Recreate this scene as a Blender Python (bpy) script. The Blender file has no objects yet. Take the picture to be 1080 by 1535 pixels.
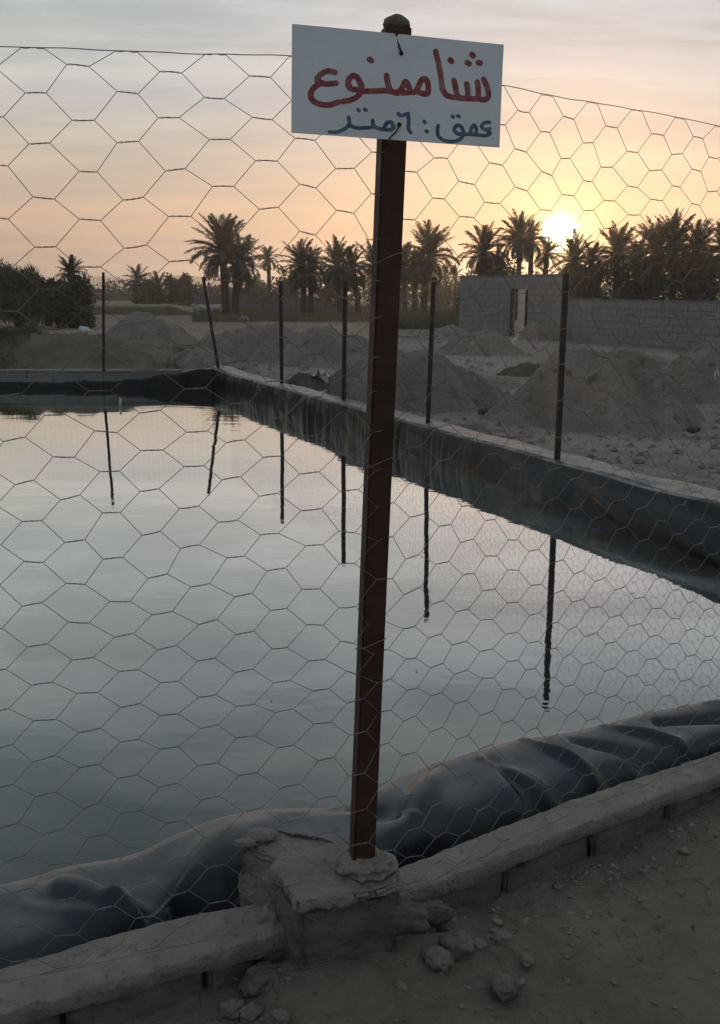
import bpy, bmesh, math, random
from mathutils import Vector, Matrix, noise
R = math.radians
sc = bpy.context.scene
COL = sc.collection

# ------------------------------------------------------------------ camera
F, CX, CY, HC = 1560.0, 540.0, 767.5, 1.62
PIT, ROLL = math.atan((CY - 437) / F), R(0.5)
cam = bpy.data.objects.new('camera', bpy.data.cameras.new('camera'))
COL.objects.link(cam)
cam.data.sensor_fit = 'HORIZONTAL'; cam.data.sensor_width = 36
cam.data.lens = 36 * F / 1080
cam.data.clip_start = 0.05; cam.data.clip_end = 8000
cam.location = (0, 0, HC)
cam.rotation_euler = (Matrix.Rotation(R(90) - PIT, 3, 'X') @ Matrix.Rotation(-ROLL, 3, 'Z')).to_euler()
sc.camera = cam
fw = Vector((0, math.cos(PIT), -math.sin(PIT)))
rt0 = Vector((1, 0, 0)); up0 = rt0.cross(fw)
rt = rt0 * math.cos(ROLL) + up0 * math.sin(ROLL); up = up0 * math.cos(ROLL) - rt0 * math.sin(ROLL)
cam.matrix_world = Matrix.Translation((0, 0, HC)) @ Matrix((rt, up, -fw)).transposed().to_4x4()

# ------------------------------------------------------------------ sky, sun, exposure
SUN_AZ, SUN_EL = R(10.4), R(3.05)         # azimuth to the right of +Y
SUNV = Vector((math.sin(SUN_AZ) * math.cos(SUN_EL), math.cos(SUN_AZ) * math.cos(SUN_EL), math.sin(SUN_EL)))
w = bpy.data.worlds.new('World'); sc.world = w; w.use_nodes = True

class NT:
    """small helper to write node trees"""
    def __init__(s, tree): s.t = tree; s.n = tree.nodes; s.l = tree.links
    def node(s, typ, inputs=None, **kw):
        n = s.n.new(typ)
        for k, v in kw.items(): setattr(n, k, v)
        for k, v in (inputs or {}).items():
            if isinstance(v, bpy.types.NodeSocket): s.l.new(v, n.inputs[k])
            else: n.inputs[k].default_value = v
        return n
    def math(s, op, a, b=0.0, c=None, clamp=False):
        i = {0: a, 1: b}
        if c is not None: i[2] = c
        return s.node('ShaderNodeMath', i, operation=op, use_clamp=clamp).outputs[0]
    def ramp(s, fac, stops, interp='LINEAR'):
        n = s.node('ShaderNodeValToRGB', {0: fac}); r = n.color_ramp; r.interpolation = interp
        while len(r.elements) > 1: r.elements.remove(r.elements[-1])
        for i, (p, c) in enumerate(stops):
            e = r.elements[0] if i == 0 else r.elements.new(p)
            e.position = p
            if not hasattr(c, '__len__'): c = (c, c, c)
            e.color = (*c[:3], 1)
        return n.outputs[0]
    def mix(s, fac, a, b, blend='MIX'):
        n = s.node('ShaderNodeMix', data_type='RGBA', blend_type=blend)
        for k, v in ((0, fac), (6, a), (7, b)):
            if isinstance(v, bpy.types.NodeSocket): s.l.new(v, n.inputs[k])
            else: n.inputs[k].default_value = v if not hasattr(v, '__len__') or len(v) == 4 else (*v, 1)
        return n.outputs[2]
    def noise(s, vec, scale, detail=4, rough=.5, dist=0.0, dim='3D'):
        return s.node('ShaderNodeTexNoise', {'Vector': vec, 'Scale': scale, 'Detail': detail, 'Roughness': rough, 'Distortion': dist}, noise_dimensions=dim).outputs[0]

def srgb(r, g, b):
    f = lambda c: c / 12.92 if c <= .04045 else ((c + .055) / 1.055) ** 2.4
    return (f(r / 255), f(g / 255), f(b / 255))

def build_world():
    t = NT(w.node_tree)
    bg1 = w.node_tree.nodes['Background']; out = w.node_tree.nodes['World Output']
    sky = t.node('ShaderNodeTexSky', sky_type='NISHITA', sun_disc=False, sun_elevation=SUN_EL, sun_rotation=SUN_AZ, air_density=1.2, dust_density=3.0)
    t.l.new(sky.outputs[0], bg1.inputs[0]); bg1.inputs[1].default_value = 0.02
    tc = t.node('ShaderNodeTexCoord').outputs['Generated']
    nrm = t.node('ShaderNodeVectorMath', {0: tc}, operation='NORMALIZE').outputs[0]
    sep = t.node('ShaderNodeSeparateXYZ', {0: nrm})
    x, y, z = sep.outputs
    zc = t.math('MAXIMUM', z, 0.0)
    # thin stretched cloud veils on a flat layer high above
    k = t.math('DIVIDE', 1.0, t.math('ADD', zc, .11))
    cp = t.node('ShaderNodeCombineXYZ', {0: t.math('MULTIPLY', x, k), 1: t.math('MULTIPLY', y, k), 2: 0.0}).outputs[0]
    cps = t.node('ShaderNodeMapping', {0: cp, 'Rotation': (0, 0, R(14)), 'Scale': (.55, 1.5, 1)}).outputs[0]
    c1 = t.noise(cps, 1.3, 7, .58, .6)
    c2 = t.noise(cps, 4.2, 6, .6, 1.0)
    cl = t.math('ADD', t.math('MULTIPLY', c1, .7), t.math('MULTIPLY', c2, .3))
    veil = t.ramp(cl, [(.42, 0), (.58, 1)], 'EASE')
    base = t.ramp(zc, [(0, srgb(178, 156, 152)), (.03, srgb(198, 168, 152)), (.075, srgb(208, 184, 164)), (.125, srgb(202, 192, 178)),
                       (.175, srgb(188, 192, 189)), (.24, srgb(178, 187, 189)), (.36, srgb(156, 170, 174)), (.5, srgb(142, 157, 162)), (1, srgb(178, 187, 196))])
    cloudc = t.ramp(zc, [(0, srgb(190, 158, 142)), (.06, srgb(218, 180, 152)), (.11, srgb(218, 196, 176)), (.17, srgb(210, 208, 202)), (.25, srgb(206, 211, 210)), (.45, srgb(184, 192, 192)), (1, srgb(188, 194, 202))])
    dark = t.ramp(t.noise(cps, .8, 5, .55, .4), [(.40, (.80, .85, .92)), (.6, (1.04, 1.03, 1.0))])
    col = t.mix(1.0, t.mix(veil, base, cloudc), dark, 'MULTIPLY')
    # brightness falls away from the sunset side
    dot = t.node('ShaderNodeVectorMath', {0: nrm, 1: tuple(SUNV)}, operation='DOT_PRODUCT').outputs[1]
    fall = t.ramp(t.math('MULTIPLY_ADD', dot, .5, .5), [(0, (.64, .67, .74)), (.35, (.76, .79, .85)), (.55, (1.0, 1.0, 1.0)), (.7, (.95, .97, .98)), (.93, (1, 1, 1)), (1, (1, 1, 1))])
    col = t.mix(1.0, col, fall, 'MULTIPLY')
    d = t.math('MAXIMUM', dot, 0.0)
    # the air in front of the sunset already adds warm light, so the sky itself is duller there
    col = t.mix(t.math('POWER', d, 14.0), col, (.55, .78, 1.05), 'MULTIPLY')
    def glow(p, c):
        g = t.math('POWER', d, p)
        return t.node('ShaderNodeVectorMath', {0: c, 'Scale': g}, operation='SCALE').outputs[0]
    s = col
    for p, c in ((260, (.16, .075, .0)), (1300, (.30, .19, .04)), (2600, (.7, .48, .16)), (5000, (1.1, .8, .3)), (16000, (2, 1.7, 1.0))):
        s = t.node('ShaderNodeVectorMath', {0: s, 1: glow(p, c)}, operation='ADD').outputs[0]
    disc = t.node('ShaderNodeMapRange', {0: dot, 1: math.cos(R(1.08)), 2: math.cos(R(.35)), 3: 0, 4: 1}, interpolation_type='SMOOTHSTEP').outputs[0]
    s = t.node('ShaderNodeVectorMath', {0: s, 1: t.node('ShaderNodeVectorMath', {0: (9, 7.6, 4.6), 'Scale': disc}, operation='SCALE').outputs[0]}, operation='ADD').outputs[0]
    bg2 = t.node('ShaderNodeBackground', {0: s, 1: 0.88})
    add = t.node('ShaderNodeAddShader', {0: bg1.outputs[0], 1: bg2.outputs[0]})
    t.l.new(add.outputs[0], out.inputs[0])
build_world()

sl = bpy.data.lights.new('sun', 'SUN'); sl.energy = 1.5; sl.angle = R(0.6); sl.color = (1, .62, .32)
sun = bpy.data.objects.new('sun', sl); COL.objects.link(sun)
sun.rotation_euler = SUNV.to_track_quat('Z', 'Y').to_euler(); sun.location = (10, 50, 20)
vs = sc.view_settings; sc.display_settings.display_device = 'sRGB'
vs.view_transform = 'Standard'; vs.look = 'None'; vs.gamma = 1; vs.exposure = 0.12; vs.use_curve_mapping = False
sc.render.engine = 'CYCLES'; sc.cycles.use_denoising = True
sc.cycles.max_bounces = 6; sc.cycles.volume_bounces = 0; sc.cycles.caustics_reflective = False
sc.cycles.transparent_max_bounces = 8

# ------------------------------------------------------------------ geometry of the place
def ray(px, py): return fw + rt * ((px - CX) / F) - up * ((py - CY) / F)
def W(px, py, z):                      # where a line of sight meets a level plane
    d = ray(px, py); t = (z - HC) / d.z; return Vector((0, 0, HC)) + d * t
def AT(px, py, Y):                     # where it meets the vertical plane at distance Y
    d = ray(px, py); return Vector((0, 0, HC)) + d * (Y / d.y)
def lerp(a, b, t): return a + (b - a) * t
def sstep(a, b, x):
    t = max(0, min(1, (x - a) / (b - a))); return t * t * (3 - 2 * t)
def N(x, y=0, z=0): return noise.noise(Vector((x, y, z)))
def FBM(x, y, z=0, o=4):
    s = 0; a = 1; f = 1
    for _ in range(o): s += a * noise.noise(Vector((x * f, y * f, z * f + 7.3 * f))); a *= .5; f *= 2.07
    return s
def catmull(P, t):                     # P list of Vectors, t in 0..len-1
    n = len(P); i = min(max(int(t), 0), n - 2); u = t - i
    p0 = P[max(i - 1, 0)]; p1 = P[i]; p2 = P[i + 1]; p3 = P[min(i + 2, n - 1)]
    return .5 * ((2 * p1) + (p2 - p0) * u + (2 * p0 - 5 * p1 + 4 * p2 - p3) * u * u + (3 * p1 - p0 - 3 * p2 + p3) * u ** 3)

# ------------------------------------------------------------------ object helpers
def me_obj(name, me, mat=None, parent=None, loc=None, smooth=False):
    o = bpy.data.objects.new(name, me); COL.objects.link(o)
    if mat and not me.materials: me.materials.append(mat)
    if parent: o.parent = parent
    if loc is not None: o.location = loc
    if smooth and me.polygons: me.polygons.foreach_set('use_smooth', [True] * len(me.polygons))
    return o
def pyobj(name, v, f, mat, parent=None, smooth=False, origin=None):
    me = bpy.data.meshes.new(name)
    if origin is not None: v = [(a[0] - origin[0], a[1] - origin[1], a[2] - origin[2]) for a in v]
    me.from_pydata([tuple(a) for a in v], [], f); me.update()
    return me_obj(name, me, mat, parent, origin, smooth)
def bmobj(name, bm, mat, parent=None, smooth=False, loc=None):
    me = bpy.data.meshes.new(name); bm.to_mesh(me); bm.free()
    return me_obj(name, me, mat, parent, loc, smooth)
def tag(o, label=None, cat=None, group=None, kind=None):
    if label: o['label'] = label
    if cat: o['category'] = cat
    if group: o['group'] = group
    if kind: o['kind'] = kind
    return o
def empty(name, loc, label=None, cat=None, group=None):
    o = bpy.data.objects.new(name, None); COL.objects.link(o); o.location = loc; o.empty_display_size = .1
    return tag(o, label, cat, group)
def put(o, parent):                    # parent a mesh built in world coordinates under an empty that sits at its base
    o.parent = parent; o.location = Vector(o.location) - Vector(parent.location); return o
def tube(path, rad, sides=6, bm=None, caps=True):
    """sweep a round section along a list of Vectors; rad a number or a list"""
    own = bm is None
    if own: bm = bmesh.new()
    n = len(path); rings = []
    prev = None
    for i, p in enumerate(path):
        d = (path[min(i + 1, n - 1)] - path[max(i - 1, 0)]).normalized()
        a = prev if prev else (Vector((0, 0, 1)) if abs(d.z) < .9 else Vector((1, 0, 0)))
        a = (a - d * a.dot(d)).normalized(); b = d.cross(a); prev = a
        r = rad[i] if hasattr(rad, '__len__') else rad
        rings.append([bm.verts.new(p + a * (r * math.cos(2 * math.pi * k / sides)) + b * (r * math.sin(2 * math.pi * k / sides))) for k in range(sides)])
    for A, B in zip(rings, rings[1:]):
        for k in range(sides): bm.faces.new((A[k], A[(k + 1) % sides], B[(k + 1) % sides], B[k]))
    if caps:
        bm.faces.new(rings[0][::-1]); bm.faces.new(rings[-1])
    return bm
def grid_faces(nu, nv, off=0, closed=False):
    f = []
    for i in range(nu - 1 + (1 if closed else 0)):
        for j in range(nv - 1):
            a = off + i * nv + j; b = off + ((i + 1) % nu) * nv + j
            f.append((a, b, b + 1, a + 1))
    return f

# ------------------------------------------------------------------ materials
def material(name, col, rough=.8, spec=.3, var=(.75, 1.2), scale=6, bump=.0, bscale=40, bdist=.01, tint=None, tscale=1.5, tamt=.5, metal=0, coords='Object', detail=6, speck=None, coat=0, rvar=0):
    m = bpy.data.materials.new(name); m.use_nodes = True; t = NT(m.node_tree); b = t.n['Principled BSDF']
    if coords == 'Position': P = t.node('ShaderNodeNewGeometry').outputs['Position']
    else: P = t.node('ShaderNodeTexCoord').outputs['Object']
    n1 = t.noise(P, scale, detail, .6)
    c = t.mix(1.0, col, t.ramp(n1, [(.3, var[0]), (.7, var[1])]), 'MULTIPLY')
    if tint:
        n2 = t.noise(P, tscale, 5, .6, .4)
        c = t.mix(t.math('MULTIPLY', t.ramp(n2, [(.42, 0), (.62, 1)]), tamt), c, tint)
    if speck:
        n3 = t.noise(P, speck[1], 3, .6)
        c = t.mix(t.math('MULTIPLY', t.ramp(n3, [(.6, 0), (.68, 1)]), speck[2]), c, speck[0])
    t.l.new(c, b.inputs['Base Color'])
    b.inputs['Roughness'].default_value = rough; b.inputs['Specular IOR Level'].default_value = spec
    b.inputs['Metallic'].default_value = metal; b.inputs['Coat Weight'].default_value = coat
    if rvar:
        t.l.new(t.ramp(t.noise(P, scale * 1.7, 5, .6), [(.3, max(0, rough - rvar)), (.7, rough + rvar)]), b.inputs['Roughness'])
    if bump:
        h = t.math('ADD', t.noise(P, bscale, 8, .65), t.math('MULTIPLY', t.noise(P, bscale * .22, 5, .6), 1.6))
        bn = t.node('ShaderNodeBump', {'Strength': bump, 'Distance': bdist, 'Height': h})
        t.l.new(bn.outputs[0], b.inputs['Normal'])
    return m
M = {}
M['soil'] = material('dry_soil', (.25, .218, .188), .95, .15, (.6, 1.3), 3.1, 1.0, 38, .03, (.29, .255, .22), .45, .55, coords='Position', speck=((.33, .30, .27), 30, .35))
def add_sand():
    m = M['soil']; t = NT(m.node_tree); b = t.n['Principled BSDF']
    src = b.inputs['Base Color'].links[0].from_socket
    P = t.node('ShaderNodeNewGeometry').outputs['Position']
    att = t.node('ShaderNodeAttribute', attribute_name='sand').outputs['Fac']
    k = t.math('ADD', att, t.math('MULTIPLY', t.math('SUBTRACT', t.noise(P, 1.6, 6, .65), .5), 1.1))
    k = t.node('ShaderNodeMapRange', {0: k, 1: .35, 2: .6, 3: 0, 4: .85}).outputs[0]
    pale = t.mix(t.ramp(t.noise(P, 9, 5, .6), [(.3, 0), (.7, 1)]), (.34, .305, .265), (.27, .24, .21))
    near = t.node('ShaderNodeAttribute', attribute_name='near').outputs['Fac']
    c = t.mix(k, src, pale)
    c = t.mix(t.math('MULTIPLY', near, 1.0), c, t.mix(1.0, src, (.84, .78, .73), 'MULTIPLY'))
    t.l.new(c, b.inputs['Base Color'])
add_sand()
M['heap_soil'] = material('heaped_soil', (.262, .226, .196), .95, .12, (.68, 1.25), 2.3, 1.0, 16, .08, (.25, .22, .19), .8, .5, coords='Position', speck=((.06, .05, .045), 5, .55))
M['dark_soil'] = material('damp_soil', (.10, .093, .078), .95, .12, (.65, 1.3), 2.0, 1.0, 14, .08, (.075, .085, .045), .5, .7, coords='Position')
M['bank_soil'] = material('bank_soil', (.19, .17, .135), .95, .12, (.65, 1.3), 2.0, 1.0, 14, .08, (.13, .13, .085), .6, .6, coords='Position', speck=((.24, .22, .19), 1.2, .5))
M['sand'] = material('pale_sand', (.27, .25, .225), .95, .1, (.72, 1.15), 2.2, .7, 14, .04, (.22, .2, .18), 1.6, .6, coords='Position')
M['mortar'] = material('mortar', (.275, .245, .215), .95, .15, (.75, 1.2), 14, 1.0, 90, .012, (.22, .20, .185), 4, .6, coords='Position', speck=((.10, .09, .085), 38, .55))
M['block'] = material('concrete_block', (.145, .124, .106), .95, .12, (.6, 1.3), 9, .9, 110, .008, (.17, .155, .14), 5, .4, coords='Position', speck=((.05, .045, .04), 60, .5))
M['joint'] = material('recessed_joint', (.05, .046, .043), 1, .05, coords='Position')
M['farblock'] = material('grey_block', (.20, .208, .212), .95, .15, (.8, 1.18), 1.7, .5, 22, .02, (.24, .235, .225), .9, .5, coords='Position')
M['farmortar'] = material('grey_mortar', (.145, .148, .15), .95, .1, (.8, 1.2), 3, coords='Position')
M['clod'] = material('earth_clod', (.19, .16, .135), .95, .12, (.6, 1.35), 8, .8, 60, .008, coords='Position')
M['rockm'] = material('pale_stone', (.18, .157, .133), .9, .2, (.7, 1.25), 12, .8, 60, .01, (.14, .125, .11), 6, .5)
M['rust'] = material('brown_primer', (.050, .024, .017), .68, .3, (.6, 1.35), 14, .35, 60, .003, (.05, .022, .014), 6, .6, coat=0, rvar=.1)
M['darksteel'] = material('dark_steel', (.025, .021, .02), .7, .3, (.6, 1.4), 10, .3, 50, .003, (.055, .03, .02), 8, .6)
M['wire'] = material('galvanised_wire', (.25, .235, .21), .6, .4, (.6, 1.3), 22, tint=(.14, .085, .05), tscale=9, tamt=.7, metal=.5, coords='Position')
M['tiewire'] = material('dark_tie_wire', (.03, .018, .015), .6, .3)
M['trunk'] = material('palm_trunk', (.055, .045, .036), .95, .1, (.5, 1.4), 5, 1.0, 12, .06)
M['frond'] = material('palm_frond', (.060, .066, .036), .7, .25, (.6, 1.4), 1.2, tint=(.09, .078, .04), tscale=.8, tamt=.5)
M['frond_grey'] = material('grey_green_frond', (.050, .058, .045), .7, .25, (.6, 1.4), 1.2, tint=(.08, .07, .045), tscale=.8, tamt=.4)
M['leaf'] = material('bush_leaf', (.095, .092, .062), .8, .15, (.5, 1.5), 1.4, tint=(.085, .085, .05), tscale=.7, tamt=.4)
M['leaf_dark'] = material('dark_bush_leaf', (.062, .066, .045), .8, .15, (.5, 1.5), 1.4, tint=(.055, .056, .034), tscale=.7, tamt=.4)
M['twig'] = material('dry_twig', (.13, .105, .08), .9, .1)
M['grass'] = material('dry_grass', (.105, .11, .06), .9, .1, (.6, 1.4), 1.5, tint=(.17, .15, .09), tscale=.9, tamt=.6)
M['wheat'] = material('ripening_crop', (.20, .205, .115), .9, .1, (.75, 1.2), .5, .6, 9, .1, (.26, .235, .14), .2, .6)
M['wheat_side'] = M['wheat']
M['plastic'] = material('pale_plastic', (.55, .57, .56), .45, .4, (.6, 1.15), 5, .6, 14, .03)
M['wool'] = material('wool', (.52, .48, .43), .95, .1, (.7, 1.15), 9, .6, 30, .02)
M['doorpanel'] = material('white_door_panel', (.62, .60, .56), .6, .3, (.7, 1.1), 1.6, .2, 10, .02, (.36, .27, .2), 1.2, .35)
M['adobe'] = material('mud_wall', (.17, .135, .105), .95, .1, (.75, 1.2), .9, .6, 6, .05)
M['plaster'] = material('grey_render', (.13, .135, .14), .95, .1, (.8, 1.15), .5, .4, 5, .05, coords='Position')
M['mountain'] = material('bare_mountain', (.16, .15, .17), 1, .05, (.8, 1.2), .01, 1.0, .03, 6)

def liner_mat(name, col, rough, fine, dist, dusty, spec, ior, steep):  # dusty sets how much pale painted sheen goes into the colour
    m = bpy.data.materials.new(name); m.use_nodes = True; t = NT(m.node_tree); b = t.n['Principled BSDF']
    P = t.node('ShaderNodeNewGeometry').outputs['Position']
    dust_sheen = t.ramp(t.noise(P, 5, 7, .65, .5), [(.42, 0), (.72, 1)])
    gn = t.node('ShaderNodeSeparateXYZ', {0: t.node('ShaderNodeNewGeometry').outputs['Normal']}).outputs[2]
    lying = t.ramp(t.math('ABSOLUTE', gn), [(steep, .0), (.97, 1)])      # dust colour also paints the sky's sheen where the sheet lies flat
    c = t.mix(t.math('MULTIPLY', t.math('MULTIPLY_ADD', dust_sheen, .6, .4), t.math('MULTIPLY', lying, dusty)), col, (.26, .245, .225))
    t.l.new(c, b.inputs['Base Color'])
    t.l.new(t.ramp(t.noise(P, 9, 6, .6), [(.3, rough - .06), (.7, rough + .12)]), b.inputs['Roughness'])
    b.inputs['IOR'].default_value = ior; b.inputs['Specular IOR Level'].default_value = spec
    h = t.math('ADD', t.noise(P, fine, 5, .55, .5), t.math('MULTIPLY', t.noise(P, fine * 5, 4, .6), .12))
    bn = t.node('ShaderNodeBump', {'Strength': .6, 'Distance': dist, 'Height': h})
    t.l.new(bn.outputs[0], b.inputs['Normal'])
    return m
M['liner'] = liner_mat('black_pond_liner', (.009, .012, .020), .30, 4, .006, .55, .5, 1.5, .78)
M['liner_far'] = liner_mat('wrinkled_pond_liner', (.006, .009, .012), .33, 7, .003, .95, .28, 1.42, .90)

def water_mat():
    m = bpy.data.materials.new('still_water'); m.use_nodes = True; t = NT(m.node_tree)
    t.n.remove(t.n['Principled BSDF']); out = t.n['Material Output']
    P = t.node('ShaderNodeNewGeometry').outputs['Position']
    mp = t.node('ShaderNodeMapping', {0: P, 'Scale': (.55, 1.0, 1)}).outputs[0]
    h = t.math('ADD', t.math('MULTIPLY', t.noise(mp, 1.1, 2, .5), 1.6), t.math('ADD', t.math('MULTIPLY', t.noise(mp, 4.5, 3, .5), .45), t.math('MULTIPLY', t.noise(mp, 17, 2, .5), .085)))
    patch = t.ramp(t.noise(P, .35, 3, .5), [(.35, .45), (.65, 1.0)])
    bn = t.node('ShaderNodeBump', {'Strength': patch, 'Distance': .0032, 'Height': h}).outputs[0]
    lw = t.node('ShaderNodeLayerWeight', {'Blend': .5, 'Normal': bn}).outputs['Facing']     # 1 - cos of the angle from the surface normal
    fac = t.ramp(lw, [(.0, .03), (.42, .07), (.5, .125), (.56, .23), (.65, .44), (.74, .66), (.85, .86), (1, 1)])
    silt = t.mix(t.ramp(t.noise(P, .8, 5, .6), [(.35, 0), (.7, 1)]), (.018, .026, .025), (.029, .038, .035))
    df = t.node('ShaderNodeBsdfDiffuse', {0: silt, 'Normal': bn})
    gl = t.node('ShaderNodeBsdfGlossy', {0: (.96, .965, .95, 1), 'Roughness': .012, 'Normal': bn})
    mx = t.node('ShaderNodeMixShader', {0: fac, 1: df.outputs[0], 2: gl.outputs[0]})
    t.l.new(mx.outputs[0], out.inputs[0])
    return m
M['water'] = water_mat()

# ------------------------------------------------------------------ plan of the pool
Z_CAP, Z_PIER, Z_GND = .29, .41, .12
A_ = W(345, 553, .31).xy                      # far corner (outer top edge of the wall)
R6 = W(1080, 738, .31).xy
dirR = (R6 - A_).normalized()                 # the long side running towards us on the right
B_ = A_ + dirR * 14.9                         # near right corner, outside the frame
far_d = (W(0, 560, .31).xy - W(200, 560, .31).xy).normalized()
D_ = A_ + Vector((-1, -.13)).normalized() * 10.5
C_ = Vector((-6.2, -.9))
# near wall, in plan: inner and outer edges of the mortar cap
LI = [W(0, 1452, Z_CAP), W(230, 1385, Z_CAP), W(352, 1362, Z_CAP), W(430, 1350, Z_CAP)]
LO = [W(0, 1517, Z_CAP), W(200, 1460, Z_CAP), W(392, 1405, Z_CAP), W(460, 1386, Z_CAP)]
RI = [W(560, 1318, Z_CAP), W(640, 1285, Z_CAP), W(868, 1196, Z_CAP), W(1080, 1126, Z_CAP)]
RO = [W(560, 1352, Z_CAP), W(640, 1326, Z_CAP), W(860, 1240, Z_CAP), W(1080, 1159, Z_CAP)]
def ext(P, k0, k1):
    a = P[0] + (P[0] - P[1]).normalized() * k0; b = P[-1] + (P[-1] - P[-2]).normalized() * k1
    return [a] + P + [b]
LI = ext(LI, 1.2, 0); LO = ext(LO, 1.2, 0); LI.pop(); LO.pop()
RI = ext(RI, 0, 1.6); RO = ext(RO, 0, 1.6); RI.pop(0); RO.pop(0)

def pol_at(P, x):
    """y of polyline P (sorted by x) at x"""
    for a, b in zip(P, P[1:]):
        if a[0] <= x <= b[0]: return lerp(a[1], b[1], (x - a[0]) / (b[0] - a[0]))
    return None

# ------------------------------------------------------------------ ground
def gz(x, y):
    near = sstep(6, 2.5, math.hypot(x, y))
    z = lerp(Z_GND, .175, near)
    d = math.hypot(x, y)
    z += (.05 * FBM(x * .35, y * .35, 1, 3) + .03 * FBM(x * 1.3, y * 1.3, 4, 3)) * sstep(2.5, 8, d)
    if near > 0:
        z += near * (.018 * FBM(x * 4, y * 4, 2, 5) + .014 * FBM(x * 15, y * 15, 5, 5))
        z += .075 * math.exp(-((x + .02) / .20) ** 2 - ((y - 1.93) / .17) ** 2) + .03 * math.exp(-((x - .28) / .16) ** 2 - ((y - 2.1) / .12) ** 2)
        z -= near * .05 * sstep(1.9, .6, y)
        z += near * .04 * sstep(.3, 1.4, x)
    return z
boundary = []
def seg(a, b, step):
    n = max(1, int((b - a).length / step))
    for i in range(n): boundary.append(lerp(a, b, i / n))
nearline = [Vector((C_.x, C_.y))] + [p.xy + Vector((0, .035)) for p in LO] + [p.xy + Vector((0, .035)) for p in RO]
for a, b in zip(nearline, nearline[1:] + [B_]): seg(a, b, .018 if (-1.2 < a.x < 1.6) else .25)
seg(B_, A_, .22); seg(A_, D_, .25); seg(D_, Vector((C_.x, C_.y)), .6)
cen = Vector((-3.6, 7.5))
ts = [0]; 
while ts[-1] < 1.7: ts.append(ts[-1] + .018)
while ts[-1] < 1080: ts.append(ts[-1] * 1.055 + .01)
gv = []
for b in boundary:
    d = (b - cen); L = d.length; d /= L
    for t_ in ts:
        p = cen + d * (L + t_); gv.append((p.x, p.y, gz(p.x, p.y)))
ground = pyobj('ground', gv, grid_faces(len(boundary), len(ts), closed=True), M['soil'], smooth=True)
tag(ground, kind='structure')
SAND = [(255, 527, 30, 3), (205, 508, 26, 2.2), (300, 536, 24, 3), (450, 489, 34, 4.5), (640, 498, 46, 2.5), (800, 508, 46, 5), (690, 545, 28, 4), (775, 552, 75, 6), (745, 540, 45, 3), (1000, 534, 44, 5.5), (455, 556, 70, 5), (560, 536, 22, 3), (940, 668, 150, 12), (385, 551, 45, 2)]
def sand_attr():
    E = []
    for px, py, hw, hh in SAND:
        c = W(px, py, Z_GND); ya, yb = W(px, py + hh, Z_GND).y, W(px, py - hh, Z_GND).y
        E.append((c.x, (ya + yb) / 2, hw / F * c.y, (yb - ya) / 2))
    vals = []; nears = []
    for x, y, z in gv:
        m_ = 0
        if y > 4:
            for a, b, rx, ry in E:
                d = ((x - a) / rx) ** 2 + ((y - b) / ry) ** 2
                if d < 4: m_ = max(m_, 1.0 - .45 * d)
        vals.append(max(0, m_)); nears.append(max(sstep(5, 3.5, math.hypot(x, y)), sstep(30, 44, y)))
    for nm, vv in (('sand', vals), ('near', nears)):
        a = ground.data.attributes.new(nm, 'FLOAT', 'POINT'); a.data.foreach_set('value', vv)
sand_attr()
def pool_floor():
    pts = boundary[::3]
    v = [(p.x, p.y, -1.6) for p in pts] + [(p.x, p.y, .0) for p in pts]
    n = len(pts); f = [tuple(range(n))] + [(i, (i + 1) % n, n + (i + 1) % n, n + i) for i in range(n)]
    o = pyobj('pool_basin', v, f, M['dark_soil']); tag(o, kind='structure')
pool_floor()
wv = [(p.x, p.y, 0) for p in boundary[::3]]
water = pyobj('water', wv, [tuple(range(len(wv)))], M['water']); tag(water, kind='structure')

# ------------------------------------------------------------------ rough solids
def rough_solid(outline, z0, z1, cell, amp, freq, seed=0, top_amp=None, bm=None, round_=.012):
    """prism over a convex-ish outline (list of 2-D points), re-meshed finely and worn"""
    bm = bmesh.new()
    n = len(outline)
    lo = [bm.verts.new((p[0], p[1], z0)) for p in outline]; hi = [bm.verts.new((p[0], p[1], z1)) for p in outline]
    bm.faces.new(lo[::-1]); bm.faces.new(hi)
    for i in range(n): bm.faces.new((lo[i], lo[(i + 1) % n], hi[(i + 1) % n], hi[i]))
    bmesh.ops.bevel(bm, geom=bm.edges[:], offset=round_, segments=2, affect='EDGES')
    bmesh.ops.triangulate(bm, faces=bm.faces[:])
    for _ in range(9):
        es = [e for e in bm.edges if e.calc_length() > cell]
        if not es: break
        bmesh.ops.subdivide_edges(bm, edges=es, cuts=1)
        bmesh.ops.triangulate(bm, faces=[f for f in bm.faces if len(f.verts) > 3])
    bm.normal_update()
    for v in bm.verts:
        c = v.co; d = amp * FBM(c.x * freq + seed, c.y * freq, c.z * freq, 4)
        a = 1.0
        if top_amp and c.z > z1 - .02: d += top_amp * FBM(c.x * freq * .4 + seed, c.y * freq * .4, 3, 3)
        v.co = c + v.normal * d
    return bm
def quad_block(a, b, out_n, depth, z0, z1, name, mat, parent, seed):
    """a block whose front face runs from a to b (2-D), 'depth' thick away from out_n"""
    p = [a, b, b - out_n * depth, a - out_n * depth]
    bm = rough_solid([tuple(q) for q in p], z0, z1, .045, .004, 16, seed, round_=.006)
    o = bmobj(name, bm, mat, None, True); return put(o, parent)

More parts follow.
